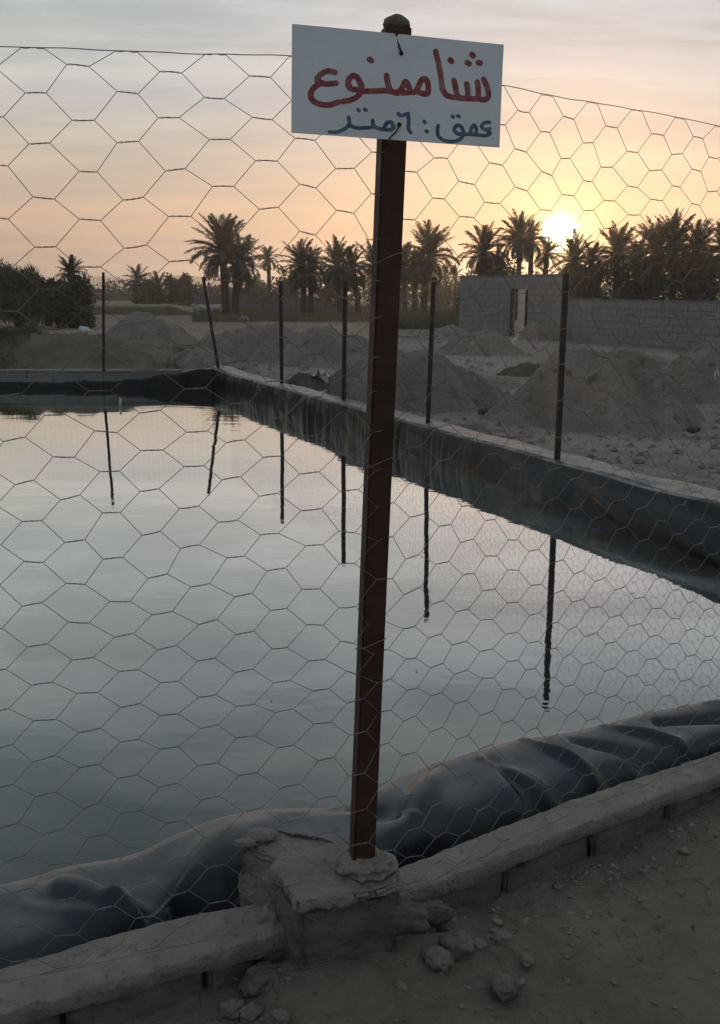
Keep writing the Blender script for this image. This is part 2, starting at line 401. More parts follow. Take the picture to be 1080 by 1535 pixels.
def cap_mesh(I, O, th, name, parent, seed, cuts=14):
    """mortar cap along a wall: worn, slightly domed"""
    prof = 14; v = []; segs = []
    n = len(I) - 1
    L = sum((I[i + 1] - I[i]).length for i in range(n)); ns = int(L / .012)
    for k in range(ns + 1):
        t = k / ns * n; a = catmull(I, t); b = catmull(O, t)
        ed = (a - b).normalized()
        s = t * 7 + seed
        a = a + ed * (.004 * FBM(a.x * 16, a.y * 16, seed, 4) + .004); b = b - ed * (.0022 * FBM(b.x * 12, b.y * 12, seed + 3, 4))
        pr = [(0, -th - .03), (0, -.008), (.03, -.001), (.10, .001), (.25, .002), (.45, .002), (.65, .001), (.82, 0), (.93, -.001), (.98, -.0015), (1.0, -.003), (1.003, -.020), (1.0, -th), (.93, -th - .006)]
        for (u, dz) in pr:
            p = lerp(a, b, u)
            q = .0036 * FBM(p.x * 22, p.y * 22, seed, 5) + .002 * FBM(p.x * 5, p.y * 5, seed + 9, 2) - (.010 * max(0, FBM(p.x * 24, p.y * 24, seed + 2, 3) + .05) if u > .9 and dz > -.01 else 0)
            dd = .0045 * FBM(p.x * 26, p.y * 19, dz * 40 + seed, 4) if u > .9 else 0
            low = -.012 * max(0, FBM(p.x * 9, p.y * 9, seed + 20, 4)) if (u > .9 and dz < -.03) else 0
            v.append((p.x - ed.x * dd, p.y - ed.y * dd, Z_CAP + dz + q + low))
    # the top and the face are separate strips, so the arris stays crisp
    k1 = 12; n_ = ns + 1
    v2 = [v[i * prof + j] for i in range(n_) for j in range(k1)] + [v[i * prof + j] for i in range(n_) for j in range(k1 - 1, prof)]
    f2 = grid_faces(n_, k1) + grid_faces(n_, prof - k1 + 1, n_ * k1); v = v2
    o = pyobj(name, v, f2, M['mortar'], None, True)
    return put(o, parent)

def near_wall(name, label, I, O, joints, seed):
    root = empty(name, (O[1].x, O[1].y, .1), label, 'wall')
    cap_mesh(I, O, .042, 'mortar_cap', root, seed)
    # blocks laid end to end below the cap, open joints between them
    for k, (a, b) in enumerate(zip(joints, joints[1:])):
        d = (b - a).normalized(); nrm = Vector((d.y, -d.x))
        g = .007
        quad_block(a + d * g + nrm * (.004 * (k % 2)), b - d * g, nrm, .12, .02, Z_CAP - .044, 'concrete_block', M['block'], root, seed + k * 3.7)
    # bedding mortar behind the open joints
    a, b = joints[0], joints[-1]; v = []; f = []
    for p, q in zip(joints, joints[1:]):
        d = (q - p).normalized(); nrm = Vector((d.y, -d.x)); k = len(v)
        for s in (p, q):
            for off in (.03, .10):
                for z in (.02, Z_CAP - .05): v.append((*(s - nrm * off), z))
        f += [(k, k + 4, k + 5, k + 1), (k + 2, k + 3, k + 7, k + 6), (k + 1, k + 5, k + 7, k + 3)]
    put(pyobj('bedding_mortar', v, f, M['joint']), root)
    return root
def fp(px, py, z=.2): return W(px, py, z).xy
def offs(P, k):                       # a little inside the outer cap edge
    return [Vector((p.x, p.y)) for p in P]
def on_outer(O, px_list):
    """points on the outer cap edge (set back 1 cm) that are seen at the given picture columns"""
    out = []
    for px in px_list:
        best = None
        for k in range(len(O) - 1):
            for j in range(60):
                p = lerp(O[k], O[k + 1], j / 60); q = p - Vector((0, 0, HC))
                x = CX + F * q.dot(rt) / q.dot(fw)
                if best is None or abs(x - px) < best[0]: best = (abs(x - px), p)
        out.append(best[1].xy + Vector((-.005, .014)))
    return out
lj = [LO[0].xy + Vector((0, .014))] + on_outer(LO, [-330, -120, 93, 312, 388, 440])
near_wall('concrete_block_wall', 'low mortar-capped block wall running left from the sign post pier', LI, LO, lj, 1.0)
rj = on_outer(RO, [575, 612, 762, 893, 1010, 1118, 1215])
near_wall('concrete_block_wall', 'low mortar-capped block wall running right from the sign post pier', RI, RO, rj, 5.0)

# ------------------------------------------------------------------ the pier that holds the sign post
pier = empty('concrete_pier', W(540, 1300, Z_PIER) - Vector((0, 0, .3)), 'rough broken concrete pier with the sign post set in its top', 'pier')
def pz(px, py, z=Z_PIER): return tuple(W(px, py, z).xy)
o = bmobj('footing_block', rough_solid([pz(450, 1345), pz(600, 1313), pz(590, 1281), pz(560, 1262), pz(427, 1268), pz(412, 1300)], .02, Z_PIER - .030, .012, .008, 13, 3, .008, round_=.012), M['block'], None, True); put(o, pier)
o = bmobj('mortar_topping', rough_solid([pz(446, 1350), pz(500, 1341), pz(560, 1331), pz(604, 1317), pz(595, 1281), pz(560, 1262), pz(470, 1262), pz(423, 1268), pz(405, 1299), pz(425, 1318)], Z_PIER - .032, Z_PIER - .006, .009, .010, 15, 3, .022, round_=.005), M['mortar'], None, True); put(o, pier)
o = bmobj('broken_block', rough_solid([pz(357, 1264, .40), pz(440, 1300, .40), pz(520, 1262, .40), pz(470, 1243, .40), pz(410, 1240, .40)], .02, Z_PIER - .012, .010, .011, 15, 8, .018, round_=.006), M['mortar'], None, True); put(o, pier)
def lump(name, c, r, mat, parent, seed, squash=(1, 1, .6), sub=3, amp=.35, freq=1.6):
    bm = bmesh.new(); bmesh.ops.create_icosphere(bm, subdivisions=sub, radius=1)
    for v in bm.verts:
        d = 1 + amp * FBM(v.co.x * freq + seed, v.co.y * freq, v.co.z * freq, 3)
        v.co = Vector((v.co.x * r * squash[0] * d, v.co.y * r * squash[1] * d, v.co.z * r * squash[2] * d))
    o = bmobj(name, bm, mat, None, True, c)
    if parent: put(o, parent)
    return o
lump('mortar_collar', W(548, 1298, Z_PIER), .058, M['mortar'], pier, 4, (1.0, .8, .36), 4, .4, 2.5)
lump('mortar_spill', W(592, 1375, .30), .075, M['block'], pier, 9, (1.0, .42, .5), 4, .32, 1.7)
lump('mortar_spill', W(405, 1385, .27), .05, M['mortar'], pier, 14, (.8, .8, .7), 4, .5, 2.0)
lump('mortar_spill', W(640, 1372, .24), .05, M['block'], pier, 19, (1.1, .5, .6), 4, .32, 1.7)
lump('mortar_crumb', W(392, 1252, Z_PIER), .030, M['mortar'], pier, 24, (1.3, .8, .4), 3, .25, 1.6)
lump('mortar_crumb', W(368, 1264, Z_PIER), .018, M['mortar'], pier, 27, (1.5, .8, .5), 3, .25, 1.6)

# ------------------------------------------------------------------ sign post and sign
pb = W(542, 1302, Z_PIER - .02); pt = AT(594.5, 40, pb.y + .008)
def box_tube(a, b, w_, ang, name, mat, parent, bev=.004, taper=1.0):
    ax = (b - a); L = ax.length
    bm = bmesh.new(); bmesh.ops.create_cube(bm, size=1)
    for v in bm.verts: v.co = Vector((v.co.x * w_, v.co.y * w_, (v.co.z + .5) * L))
    bmesh.ops.bevel(bm, geom=[e for e in bm.edges], offset=bev, segments=2, affect='EDGES')
    o = bmobj(name, bm, mat, None, False)
    q = ax.to_track_quat('Z', 'Y').to_matrix().to_4x4() @ Matrix.Rotation(ang, 4, 'Z')
    o.data.transform(q); o.data.update()
    o.location = a; put(o, parent); return o
post = empty('sign_post', pb, 'square brown painted steel post holding the warning sign', 'post')
pang = R(4)
box_tube(pb, pt, .0480, pang, 'post_tube', M['rust'], post)
o = lump('concrete_plug', pt + Vector((0, 0, .004)), .027, M['block'], post, 31, (.92, .92, .62), 3, .16, 2)

for h in (.30, .52, .75):      # wire loops that hold the netting to the post
    q = lerp(pb, pt, h); k_ = .029
    ring = [q + Vector((a * k_, b * k_, .012 * a - .006 * b + .004 * math.sin(i))) for i, (a, b) in enumerate([(-.6, -1.25), (0, -1.3), (.9, -1.1), (1.05, -.2), (1.02, .9), (0, 1.05), (-1.02, .9), (-1.05, -.2), (-.9, -1.1), (-.3, -1.3)])]
    put(bmobj('tie_wire', tube([catmull(ring, j / 4) for j in range(37)], .0009, 5), M['wire'], None, True), post)
TL, TR, BR, BL = AT(438.5, 35.5, pb.y - .125), AT(755.5, 66.5, pb.y + .0), AT(748.5, 220.5, pb.y - .004), AT(437, 198.5, pb.y - .125)
# make the sheet truly flat and rectangular-ish: fit one plane through its middle
sx = ((TR - TL) + (BR - BL)).normalized(); sy = ((TL - BL) + (TR - BR)).normalized(); sn = sx.cross(sy).normalized()
sy = sn.cross(sx).normalized()
scn = (TL + TR + BR + BL) / 4
def flat(p): return p - sn * (p - scn).dot(sn)
TL, TR, BR, BL = map(flat, (TL, TR, BR, BL))

STROKES = {'red': (13.5, [
    [(234, 320), (205, 314), (176, 328), (160, 350), (172, 368), (205, 372), (240, 369)],
    [(178, 366), (148, 388), (133, 418), (142, 447), (175, 465), (215, 467), (254, 453)],
    [(338, 350), (318, 334), (298, 350), (293, 375), (308, 396), (342, 398)],
    [(330, 340), (345, 365), (352, 392), (338, 424), (308, 444), (272, 452)],
    [(345, 404), (400, 405), (455, 403), (490, 408)],
    [(462, 335), (468, 368), (482, 402), (512, 414)],
    [(512, 412), (532, 392), (547, 362), (562, 382), (566, 408), (535, 413)],
    [(566, 408), (592, 408), (606, 385), (622, 354), (642, 352), (652, 385), (648, 416), (618, 412), (596, 402)],
    [(686, 226), (699, 280), (711, 340), (718, 392), (738, 424), (775, 433)],
    [(775, 433), (820, 438), (870, 440), (915, 444)],
    [(772, 356), (780, 392), (788, 428)], [(832, 372), (836, 402), (836, 432)], [(882, 364), (886, 400), (888, 436)],
    [(912, 352), (930, 392), (934, 430), (916, 444)],
    [(386, 262), (394, 268)], [(753, 264), (761, 270)], [(856, 241), (862, 246)], [(834, 277), (842, 281)], [(886, 276), (896, 279)]]),
 'blue': (9.0, [
    [(214, 592), (250, 591), (282, 575), (300, 552), (296, 524)], [(302, 560), (330, 572), (372, 572), (410, 568)], [(402, 538), (408, 564), (440, 578), (480, 581), (496, 572)],
    [(452, 572), (466, 550), (484, 546), (494, 564), (486, 580)], [(337, 488), (342, 493)], [(367, 487), (372, 491)],
    [(516, 506), (528, 516), (562, 506)], [(560, 508), (564, 545), (562, 575), (573, 594)],
    [(634, 543), (638, 548)], [(643, 586), (647, 590)],
    [(938, 548), (915, 550), (900, 566), (914, 580), (940, 578)], [(920, 582), (940, 598), (920, 608), (880, 606), (846, 602)], [(846, 602), (852, 574), (866, 560), (876, 582), (872, 604)],
    [(846, 602), (812, 602), (784, 598), (772, 578), (788, 560), (808, 572), (814, 598)], [(814, 590), (806, 618), (775, 634), (730, 632), (700, 612), (694, 582), (698, 562)],
    [(762, 519), (767, 522)], [(790, 518), (795, 521)]])}
def build_sign():
    root = empty('warning_sign', scn, 'white hand-painted sign with red and blue Persian writing wired to the post', 'sign')
    nx, ny = 300, 150
    # picture-space map of the painted strokes onto the sheet (crop pixels of the sheet's corners)
    c = [Vector((55, 102)), Vector((1008, 197)), Vector((985, 662)), Vector((52, 595))]
    def smooth_path(P):
        P = [Vector(p) for p in P]; out = []
        for i in range((len(P) - 1) * 8 + 1): out.append(catmull(P, i / 8) if len(P) > 2 else lerp(P[0], P[-1], i / 8))
        return out
    segs = {k: (r, [(a, b) for P in S for a, b in zip(smooth_path(P), smooth_path(P)[1:])]) for k, (r, S) in STROKES.items()}
    import numpy as np
    U, V = np.meshgrid(np.linspace(0, 1, nx + 1), np.linspace(0, 1, ny + 1), indexing='ij')
    X = (1 - V) * ((1 - U) * c[0].x + U * c[1].x) + V * ((1 - U) * c[3].x + U * c[2].x)
    Y = (1 - V) * ((1 - U) * c[0].y + U * c[1].y) + V * ((1 - U) * c[3].y + U * c[2].y)
    att = {}
    for key, (r, S) in segs.items():
        D = np.full(X.shape, 1e9)
        for a, b in S:
            dx, dy = b.x - a.x, b.y - a.y; L2 = dx * dx + dy * dy + 1e-9
            t = np.clip(((X - a.x) * dx + (Y - a.y) * dy) / L2, 0, 1)
            d = np.hypot(X - a.x - t * dx, Y - a.y - t * dy) / r
            D = np.minimum(D, d)
        att[key] = D.ravel()
    th = .0035; v = []; f = []
    tl, tr, br, bl = TL - scn, TR - scn, BR - scn, BL - scn
    for i in range(nx + 1):
        for j in range(ny + 1):
            u, w_ = i / nx, j / ny
            p = lerp(lerp(tl, tr, u), lerp(bl, br, u), w_) + sn * (th / 2 + .0022 * math.sin(u * 5) * math.sin(w_ * 3 + 1))
            v.append(p)
    f = grid_faces(nx + 1, ny + 1)
    k = len(v)
    for p in (tl, tr, br, bl): v.append(p - sn * th / 2)
    ring = [0, nx * (ny + 1), nx * (ny + 1) + ny, ny]
    edge_top = [i * (ny + 1) for i in range(nx + 1)]; edge_r = [nx * (ny + 1) + j for j in range(ny + 1)]
    edge_b = [i * (ny + 1) + ny for i in range(nx, -1, -1)]; edge_l = [j for j in range(ny, -1, -1)]
    f += [tuple(edge_top + [k + 1, k]), tuple(edge_r + [k + 2, k + 1]), tuple(edge_b + [k + 3, k + 2]), tuple(edge_l + [k, k + 3]), (k, k + 1, k + 2, k + 3)]
    m = bpy.data.materials.new('painted_sign_face'); m.use_nodes = True; t = NT(m.node_tree); b = t.n['Principled BSDF']
    P = t.node('ShaderNodeTexCoord').outputs['Object']
    basec = t.mix(t.ramp(t.noise(P, 9, 6, .6), [(.35, 0), (.75, 1)]), (.74, .79, .83), (.62, .67, .70))
    wob = t.math('MULTIPLY', t.math('SUBTRACT', t.noise(P, 130, 3, .5), .5), .35)
    def mask(a):
        d = t.node('ShaderNodeAttribute', attribute_name=a).outputs['Fac']
        return t.node('ShaderNodeMapRange', {0: t.math('ADD', d, wob), 1: 1.06, 2: .92, 3: 0, 4: 1}).outputs[0]
    thick = t.ramp(t.noise(P, 60, 4, .6), [(.3, .82), (.6, 1)])
    cc = t.mix(t.math('MULTIPLY', mask('red'), thick), basec, (.235, .012, .022))
    cc = t.mix(t.math('MULTIPLY', mask('blue'), thick), cc, (.012, .075, .16))
    t.l.new(cc, b.inputs['Base Color']); b.inputs['Roughness'].default_value = .45
    o = pyobj('sign_board', v, f, m, root, False)
    for key in att:
        a = o.data.attributes.new(key, 'FLOAT', 'POINT')
        a.data.foreach_set('value', list(att[key]) + [9.0] * 4)
    # tie wires through the two holes
    def sp(cx_, cy_, off=.004):
        d = ray(420 + cx_ / 3, cy_ / 3); tt = (scn - Vector((0, 0, HC))).dot(sn) / d.dot(sn)
        return Vector((0, 0, HC)) + d * tt + sn * off - scn
    for P in ([(505, 130), (512, 142), (522, 160), (530, 200), (540, 235), (546, 238)], [(520, 128), (526, 150), (520, 165), (534, 205), (543, 240)],
              [(536, 556), (520, 590), (500, 612), (490, 628), (500, 668), (520, 705)]):
        pts = [sp(x, y, .004 + .003 * math.sin(i * 2)) for i, (x, y) in enumerate(P)]
        path = [catmull(pts, k / 5) for k in range((len(pts) - 1) * 5 + 1)]
        o = bmobj('tie_wire', tube(path, .0014, 6), M['tiewire'], root, True)
    for q in ((543, 240), (535, 560)):
        bm = bmesh.new(); bmesh.ops.create_uvsphere(bm, u_segments=10, v_segments=6, radius=.0042)
        bmobj('wire_knot', bm, M['tiewire'], root, True, sp(*q, .003))
build_sign()

# ------------------------------------------------------------------ hexagonal wire netting
def netting(name, label, posf, ncol, nrow, r, twist, parent=None, i0=0, sides=5, fine=True, cat='netting', cut=None):
    """hex netting: horizontal strands zig-zag and are twisted with their neighbours.
       posf(i, k, du, dv) -> Vector for lattice column i, half-row k, shift in columns / half rows"""
    root = empty(name, posf(0, nrow), label, cat)
    for m_ in range(nrow):
        pts = []; rad = []
        for i in range(i0, i0 + ncol):
            k = m_ if (i + m_) % 2 == 0 else m_ + 1
            low = k == m_ + 1                    # the strand touches the row below here
            if fine:
                for q, s in enumerate((-1, -.6, -.2, .2, .6, 1)):
                    ph = math.pi * (s + 1) * 1.5 + (0 if low else math.pi)
                    p = posf(i + s * twist, k)
                    e = .0011 if abs(s) < .9 else .0002
                    p = p + Vector((0, e * math.cos(ph), e * math.sin(ph))); pts.append(p)
            else:
                pts.append(posf(i - twist, k)); pts.append(posf(i + twist, k))
        if cut: 
            pts = [p for p in pts if cut(p)]
        if len(pts) < 3: continue
        bm = tube(pts, r, sides)
        put(bmobj('wire_strand', bm, M['wire'], None, fine), root)
    return root

# fence line in plan, arclength measured from the sign post
fl = [Vector((-1.75, 1.28)), Vector((-.71, 1.755)), Vector((-.28, 1.905)), Vector((.014, pb.y - .036)), Vector((.16, 2.115)), Vector((.545, 2.44)), Vector((1.06, 2.80)), Vector((2.6, 3.95))]
def arc_table(P):
    T = []; s = 0; last = None
    for k in range((len(P) - 1) * 30 + 1):
        p = lerp(P[min(k // 30, len(P) - 2)], P[min(k // 30, len(P) - 2) + 1], (k - 30 * min(k // 30, len(P) - 2)) / 30)
        if last is not None: s += (p - last).length
        T.append((s, p)); last = p
    return T
def arc_at(T, s):
    for (a, p), (b, q) in zip(T, T[1:]):
        if a <= s <= b: return lerp(p, q, (s - a) / (b - a + 1e-9))
    return T[0][1] + (T[0][1] - T[3][1]).normalized() * (T[0][0] - s) if s < T[0][0] else T[-1][1]
TF = arc_table(fl); s0 = min(TF, key=lambda a: (a[1] - fl[3]).length)[0]
TOPY = [(-900, 62), (0, 70), (120, 74), (240, 79), (435, 84), (600, 103), (755, 128), (810, 141), (900, 156), (1000, 173), (1080, 190), (1500, 245), (2600, 330)]
def topz(s):
    """height of the top wire: it sags between the posts"""
    p = arc_at(TF, s0 + s); z = 2.05
    for _ in range(3):
        q = Vector((p.x, p.y, z)) - Vector((0, 0, HC)); dd = q.dot(fw); px = CX + F * q.dot(rt) / dd
        py = TOPY[0][1] if px < TOPY[0][0] else TOPY[-1][1]
        for (x0, y0), (x1, y1) in zip(TOPY, TOPY[1:]):
            if x0 <= px <= x1: py = lerp(y0, y1, (px - x0) / (x1 - x0))
        z = AT(px, py, p.y).z
    return z
TZ = [(k * .02 - 2.2) for k in range(290)]; TZ = [(k, topz(k)) for k in TZ]
def topz(s):
    k = max(0, min(len(TZ) - 2, (s + 2.2) / .02)); i = int(k); return lerp(TZ[i][1], TZ[i + 1][1], k - i)
DU, DV = .0755, .0375
NCOLS = 64; I0 = -24; NROW = 46
def fpos(i, k, bot=.325):
    s = i * DU + .012
    # each row creeps a little sideways towards the bottom, as in a hand-stretched roll
    s += .0011 * k * (1 if s < 0 else .9)
    p = arc_at(TF, s0 + s)
    z = topz(s) - k * DV * (1.0 if s < 0 else 1.0)
    jit = Vector((N(i * .9, k * .9, 1), N(i * .9, k * .9, 5), N(i * .9, k * .9, 9)))
    jit2 = Vector((N(i * .22, k * .16, 21), N(i * .22, k * .16, 25), N(i * .22, k * .16, 29)))
    a = 0 if k == 0 else 1
    # distorted cells near the post
    dd = math.exp(-((s - .02) / .22) ** 2 - ((z - 1.05) / .18) ** 2)
    z2 = z + a * (jit.z * .009 + jit2.z * .022 + dd * jit.x * .02)
    x = p.x + a * (jit.x * .008 + jit2.x * .020 + dd * jit.z * .022); y = p.y + jit2.y * .012 * a
    if z2 < bot: z2 = bot + (z2 - bot) * .12
    return Vector((x, y, z2))
near_net = netting('wire_netting', 'hexagonal wire netting stretched across the near fence in front of the sign post', fpos, NCOLS, NROW, .00066, .235, i0=I0)
for zf, nm in ((0, 'selvedge_wire'),):
    path = []
    for q in range(NCOLS * 3):
        p = fpos(I0 + q / 3, 0); p.z = topz((I0 + q / 3) * DU) + .0015 + .002 * N(q * .35, 2); path.append(p)
    put(bmobj(nm, tube(path, .00085, 6), M['wire'], None, True), near_net)
# wires at the foot, lying on the wall top
path = [fpos(I0 + q / 3, NROW) for q in range(NCOLS * 3)]
put(bmobj('selvedge_wire', tube(path, .00085, 6), M['wire'], None, True), near_net)

# ------------------------------------------------------------------ pool liner, near side
liner = empty('pool_liner', (0, 2.6, 0), 'black plastic pool liner billowing over the inside of all the pool walls', 'pool liner')
def near_liner():
    cr = [(-520, 1390), (-260, 1360), (0, 1325), (100, 1300), (200, 1280), (270, 1250), (350, 1225), (430, 1212), (520, 1205), (600, 1167), (680, 1137), (750, 1116), (830, 1104), (920, 1085), (980, 1068), (1080, 1049), (1200, 1022), (1400, 985), (1700, 940)]
    wl = [(-520, 1560), (-260, 1515), (0, 1448), (100, 1420), (200, 1392), (270, 1372), (350, 1356), (430, 1335), (520, 1320), (600, 1296), (680, 1264), (750, 1238), (830, 1208), (920, 1176), (980, 1158), (1080, 1122), (1200, 1082), (1400, 1030), (1700, 965)]
    zc = [.24, .24, .25, .25, .25, .27, .29, .28, .27, .27, .28, .29, .28, .28, .28, .29, .29, .29, .29]
    zv = [.17, .17, .14, .12, .10, .09, .08, .10, .12, .04, .05, .10, .12, .13, .13, .14, .14, .14, .14]
    S = []
    for (a, b, c, d) in zip(cr, wl, zc, zv):
        C = W(a[0], a[1], c); Wp = W(b[0], b[1], Z_CAP)
        e = (C.xy - Wp.xy); L = e.length; e.normalize()
        # points across: wall, valley, shoulder, crest, fall, water, below
        C2 = C.xy - e * .03
        pts = [(Wp.xy - e * .035, .20), (Wp.xy + e * .01, min(.21, d + .08)), (lerp(Wp.xy, C2, .22), d), (lerp(Wp.xy, C2, .50), lerp(d, c, .74)), (lerp(Wp.xy, C2, .78), c - .008), (C2 + e * .015, c + .004), (C2 + e * .075, c - .035), (C2 + e * .15, c * .45), (C2 + e * .20, .0), (C2 + e * .32, -.3)]
        S.append([Vector((p.x, p.y, z)) for p, z in pts])
    NS, NTt = 1000, 190
    # folds: ridges given by their end points over the sheet
    def rp(px, py, z=.2): return W(px, py, z).xy
    ridges = [  # a, b, height, width
        (rp(782, 1112, .28), rp(905, 1190), .050, .020), (rp(720, 1150, .26), rp(850, 1215), .026, .022), (rp(735, 1180, .2), rp(800, 1215), -.03, .03),
        (rp(860, 1120, .26), rp(985, 1160), -.040, .030), (rp(905, 1092, .28), rp(1015, 1140), .045, .018), (rp(985, 1090, .26), rp(1090, 1110), -.05, .026),
        (rp(650, 1185, .2), rp(600, 1270), .05, .05), (rp(1060, 1060, .28), rp(1240, 1080), .035, .03),
        (rp(440, 1232, .26), rp(530, 1240), -.016, .016), (rp(500, 1250, .2), rp(590, 1250), -.05, .035),
        (rp(400, 1225, .27), rp(300, 1330, .2), .040, .08), (rp(285, 1262, .24), rp(225, 1310, .2), -.020, .030),
        (rp(-60, 1336, .25), rp(95, 1330, .25), .040, .042, 1.5, .6), (rp(95, 1330, .25), rp(175, 1352, .24), .038, .040, 1.5, .6), (rp(175, 1352, .24), rp(245, 1386, .2), .034, .036, 1.5, .6),
        (rp(60, 1352, .25), rp(215, 1378, .22), -.006, .010), (rp(40, 1362, .24), rp(190, 1392, .2), .006, .010),
        (rp(270, 1366, .2), rp(340, 1352, .2), -.045, .04), (rp(-300, 1400, .2), rp(-60, 1345, .2), .05, .06),
    ]
    v = []
    for i in range(NS):
        t = i / (NS - 1) * (len(S) - 1)
        cs = [catmull([s[k] for s in S], t) for k in range(10)]
        for j in range(NTt):
            u = j / (NTt - 1) * 9
            p = catmull(cs, u); q = p.xy
            mid = sstep(.5, 1.8, u) * sstep(9, 6.5, u)
            dz = 0
            for rg in ridges:
                a, b, h, wd = rg[:4]; wn, wf = rg[4:] if len(rg) > 4 else (.62, 1.0)
                ab = b - a; L2 = ab.length_squared; tt = max(0, min(1, (q - a).dot(ab) / L2))
                side = (ab.x * (q.y - a.y) - ab.y * (q.x - a.x)) / math.sqrt(L2)
                dist = (q - a - ab * tt).length
                if dist > wd * 4: continue
                wdx = max(.017, wd * (.55 + .9 * tt) * (wf if side > 0 else wn))
                endf = 1 - .45 * tt
                dz += h * math.exp(-(dist / wdx) ** 2) * endf
            soft = .010 * FBM(q.x * 3.2, q.y * 3.2, 4, 3)
            # only let folds shape the wall-ward side; the crest keeps its line
            keep = 1 - .85 * sstep(3.6, 4.9, u)
            p = p + Vector((0, 0, mid * (dz * keep + soft * .8)))
            v.append(p)
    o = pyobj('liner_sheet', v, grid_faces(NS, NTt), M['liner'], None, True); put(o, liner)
near_liner()

# ------------------------------------------------------------------ pool liner, long right side
nR = Vector((dirR.y, -dirR.x));                       # towards the pool?
if (cen - A_).dot(nR) < 0: nR = -nR
LR = (B_ - A_).length
def right_liner():
    NS, v = 1500, []
    base = [(-.05, .20), (-.035, .285), (0, .312), (.08, .320), (.18, .322), (.29, .318), (.330, .300), (.345, .22), (.352, .12), (.358, .0), (.37, -.15), (.39, -.5)]
    NP = 64
    for i in range(NS):
        s = i / (NS - 1) * LR
        nearf = sstep(8.0, 12.6, s)
        corner = sstep(1.2, 0, s)
        wv_ = .022 * N(s * .9, 3) + .012 * N(s * 3.1, 7)
        for j in range(NP):
            u = j / (NP - 1) * (len(base) - 1)
            k = min(int(u), len(base) - 2); f_ = u - k
            f_ = f_ * f_ * (3 - 2 * f_) * .35 + f_ * .65
            o_, z = lerp(base[k][0], base[k + 1][0], f_), lerp(base[k][1], base[k + 1][1], f_)
            face = sstep(5.2, 7.5, u); top = sstep(.8, 2, u) * (1 - sstep(5, 7, u))
            # vertical pleats on the inner face, tighter at the far end
            sl = s + face * (z - .2) * .25 * N(s * .7, 11)
            a = abs(N(sl * 3.6, 5, z * 1.1)) * 2; b = abs(N(sl * 8.5, 9, z * .8)) * 2
            pl = (.034 * (a - .35) + .010 * (b - .35)) * (1 - .9 * sstep(6.0, 10.5, s))
            bul = nearf * (.07 + .11 * sstep(.31, .05, z))
            bul += nearf * .04 * FBM(s * 1.3 + z * 2.5, z * 2.2, 4, 2)
            o2 = o_ + face * (pl + bul) + wv_ * .7
            # diagonal folds of the loose end
            dg = (s - 10.2) * .38 + z * 1.6
            o2 += face * nearf * .045 * math.sin(dg * 9 + 2 * N(s, z * 3)) * sstep(-.1, .15, z)
            z2 = z + top * (.004 * FBM(s * 5, o_ * 14, 2, 3) + .005 * abs(N(s * 7 + o_ * 10, 3)) + .014 * N(s * 1.2, 8)) * (1 - .4 * nearf)
            z2 += corner * .045 * top + nearf * .012 * math.sin(s * 5 + o_ * 9) * top
            q = A_ + dirR * s + nR * o2
            v.append((q.x, q.y, z2))
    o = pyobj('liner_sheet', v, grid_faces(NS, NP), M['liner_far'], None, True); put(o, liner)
right_liner()

# far side: liner sags below the wall top
dF = (D_ - A_).normalized(); nF = Vector((dF.y, -dF.x))
if (cen - A_).dot(nF) < 0: nF = -nF
def far_liner():
    NS, NP, v = 700, 30, []
    for i in range(NS):
        s = i / (NS - 1) * 10.2
        zt = lerp(.33, .105, sstep(.2, 2.1, s)) + .045 * N(s * 1.9, 3) * sstep(.4, 1.2, s) + .014 * N(s * 5, 9)
        bulk = lerp(.15, .10, sstep(0, 2.5, s))
        for j in range(NP):
            u = j / (NP - 1)
            ang = u * math.pi * .62
            if u < .5:
                k = u / .5; o_ = .10 + bulk * math.sin(k * math.pi / 2) ; z = zt - .05 * (1 - math.cos(k * math.pi / 2)) + .02 * math.sin(k * math.pi)
            else:
                k = (u - .5) / .5; o_ = .10 + bulk + .05 * k; z = lerp(zt - .05, -.4, k ** .9)
            pl = .035 * (abs(N(s * 3 + z, 5)) * 2 - .4) + .02 * FBM(s * 6, z * 5, 2, 3)
            q = A_ + dF * s + nF * (o_ + pl * sstep(.1, .5, u))
            v.append((q.x, q.y, z + .01 * FBM(s * 5, u * 5, 9, 2)))
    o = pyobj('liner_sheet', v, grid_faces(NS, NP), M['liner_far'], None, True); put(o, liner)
far_liner()

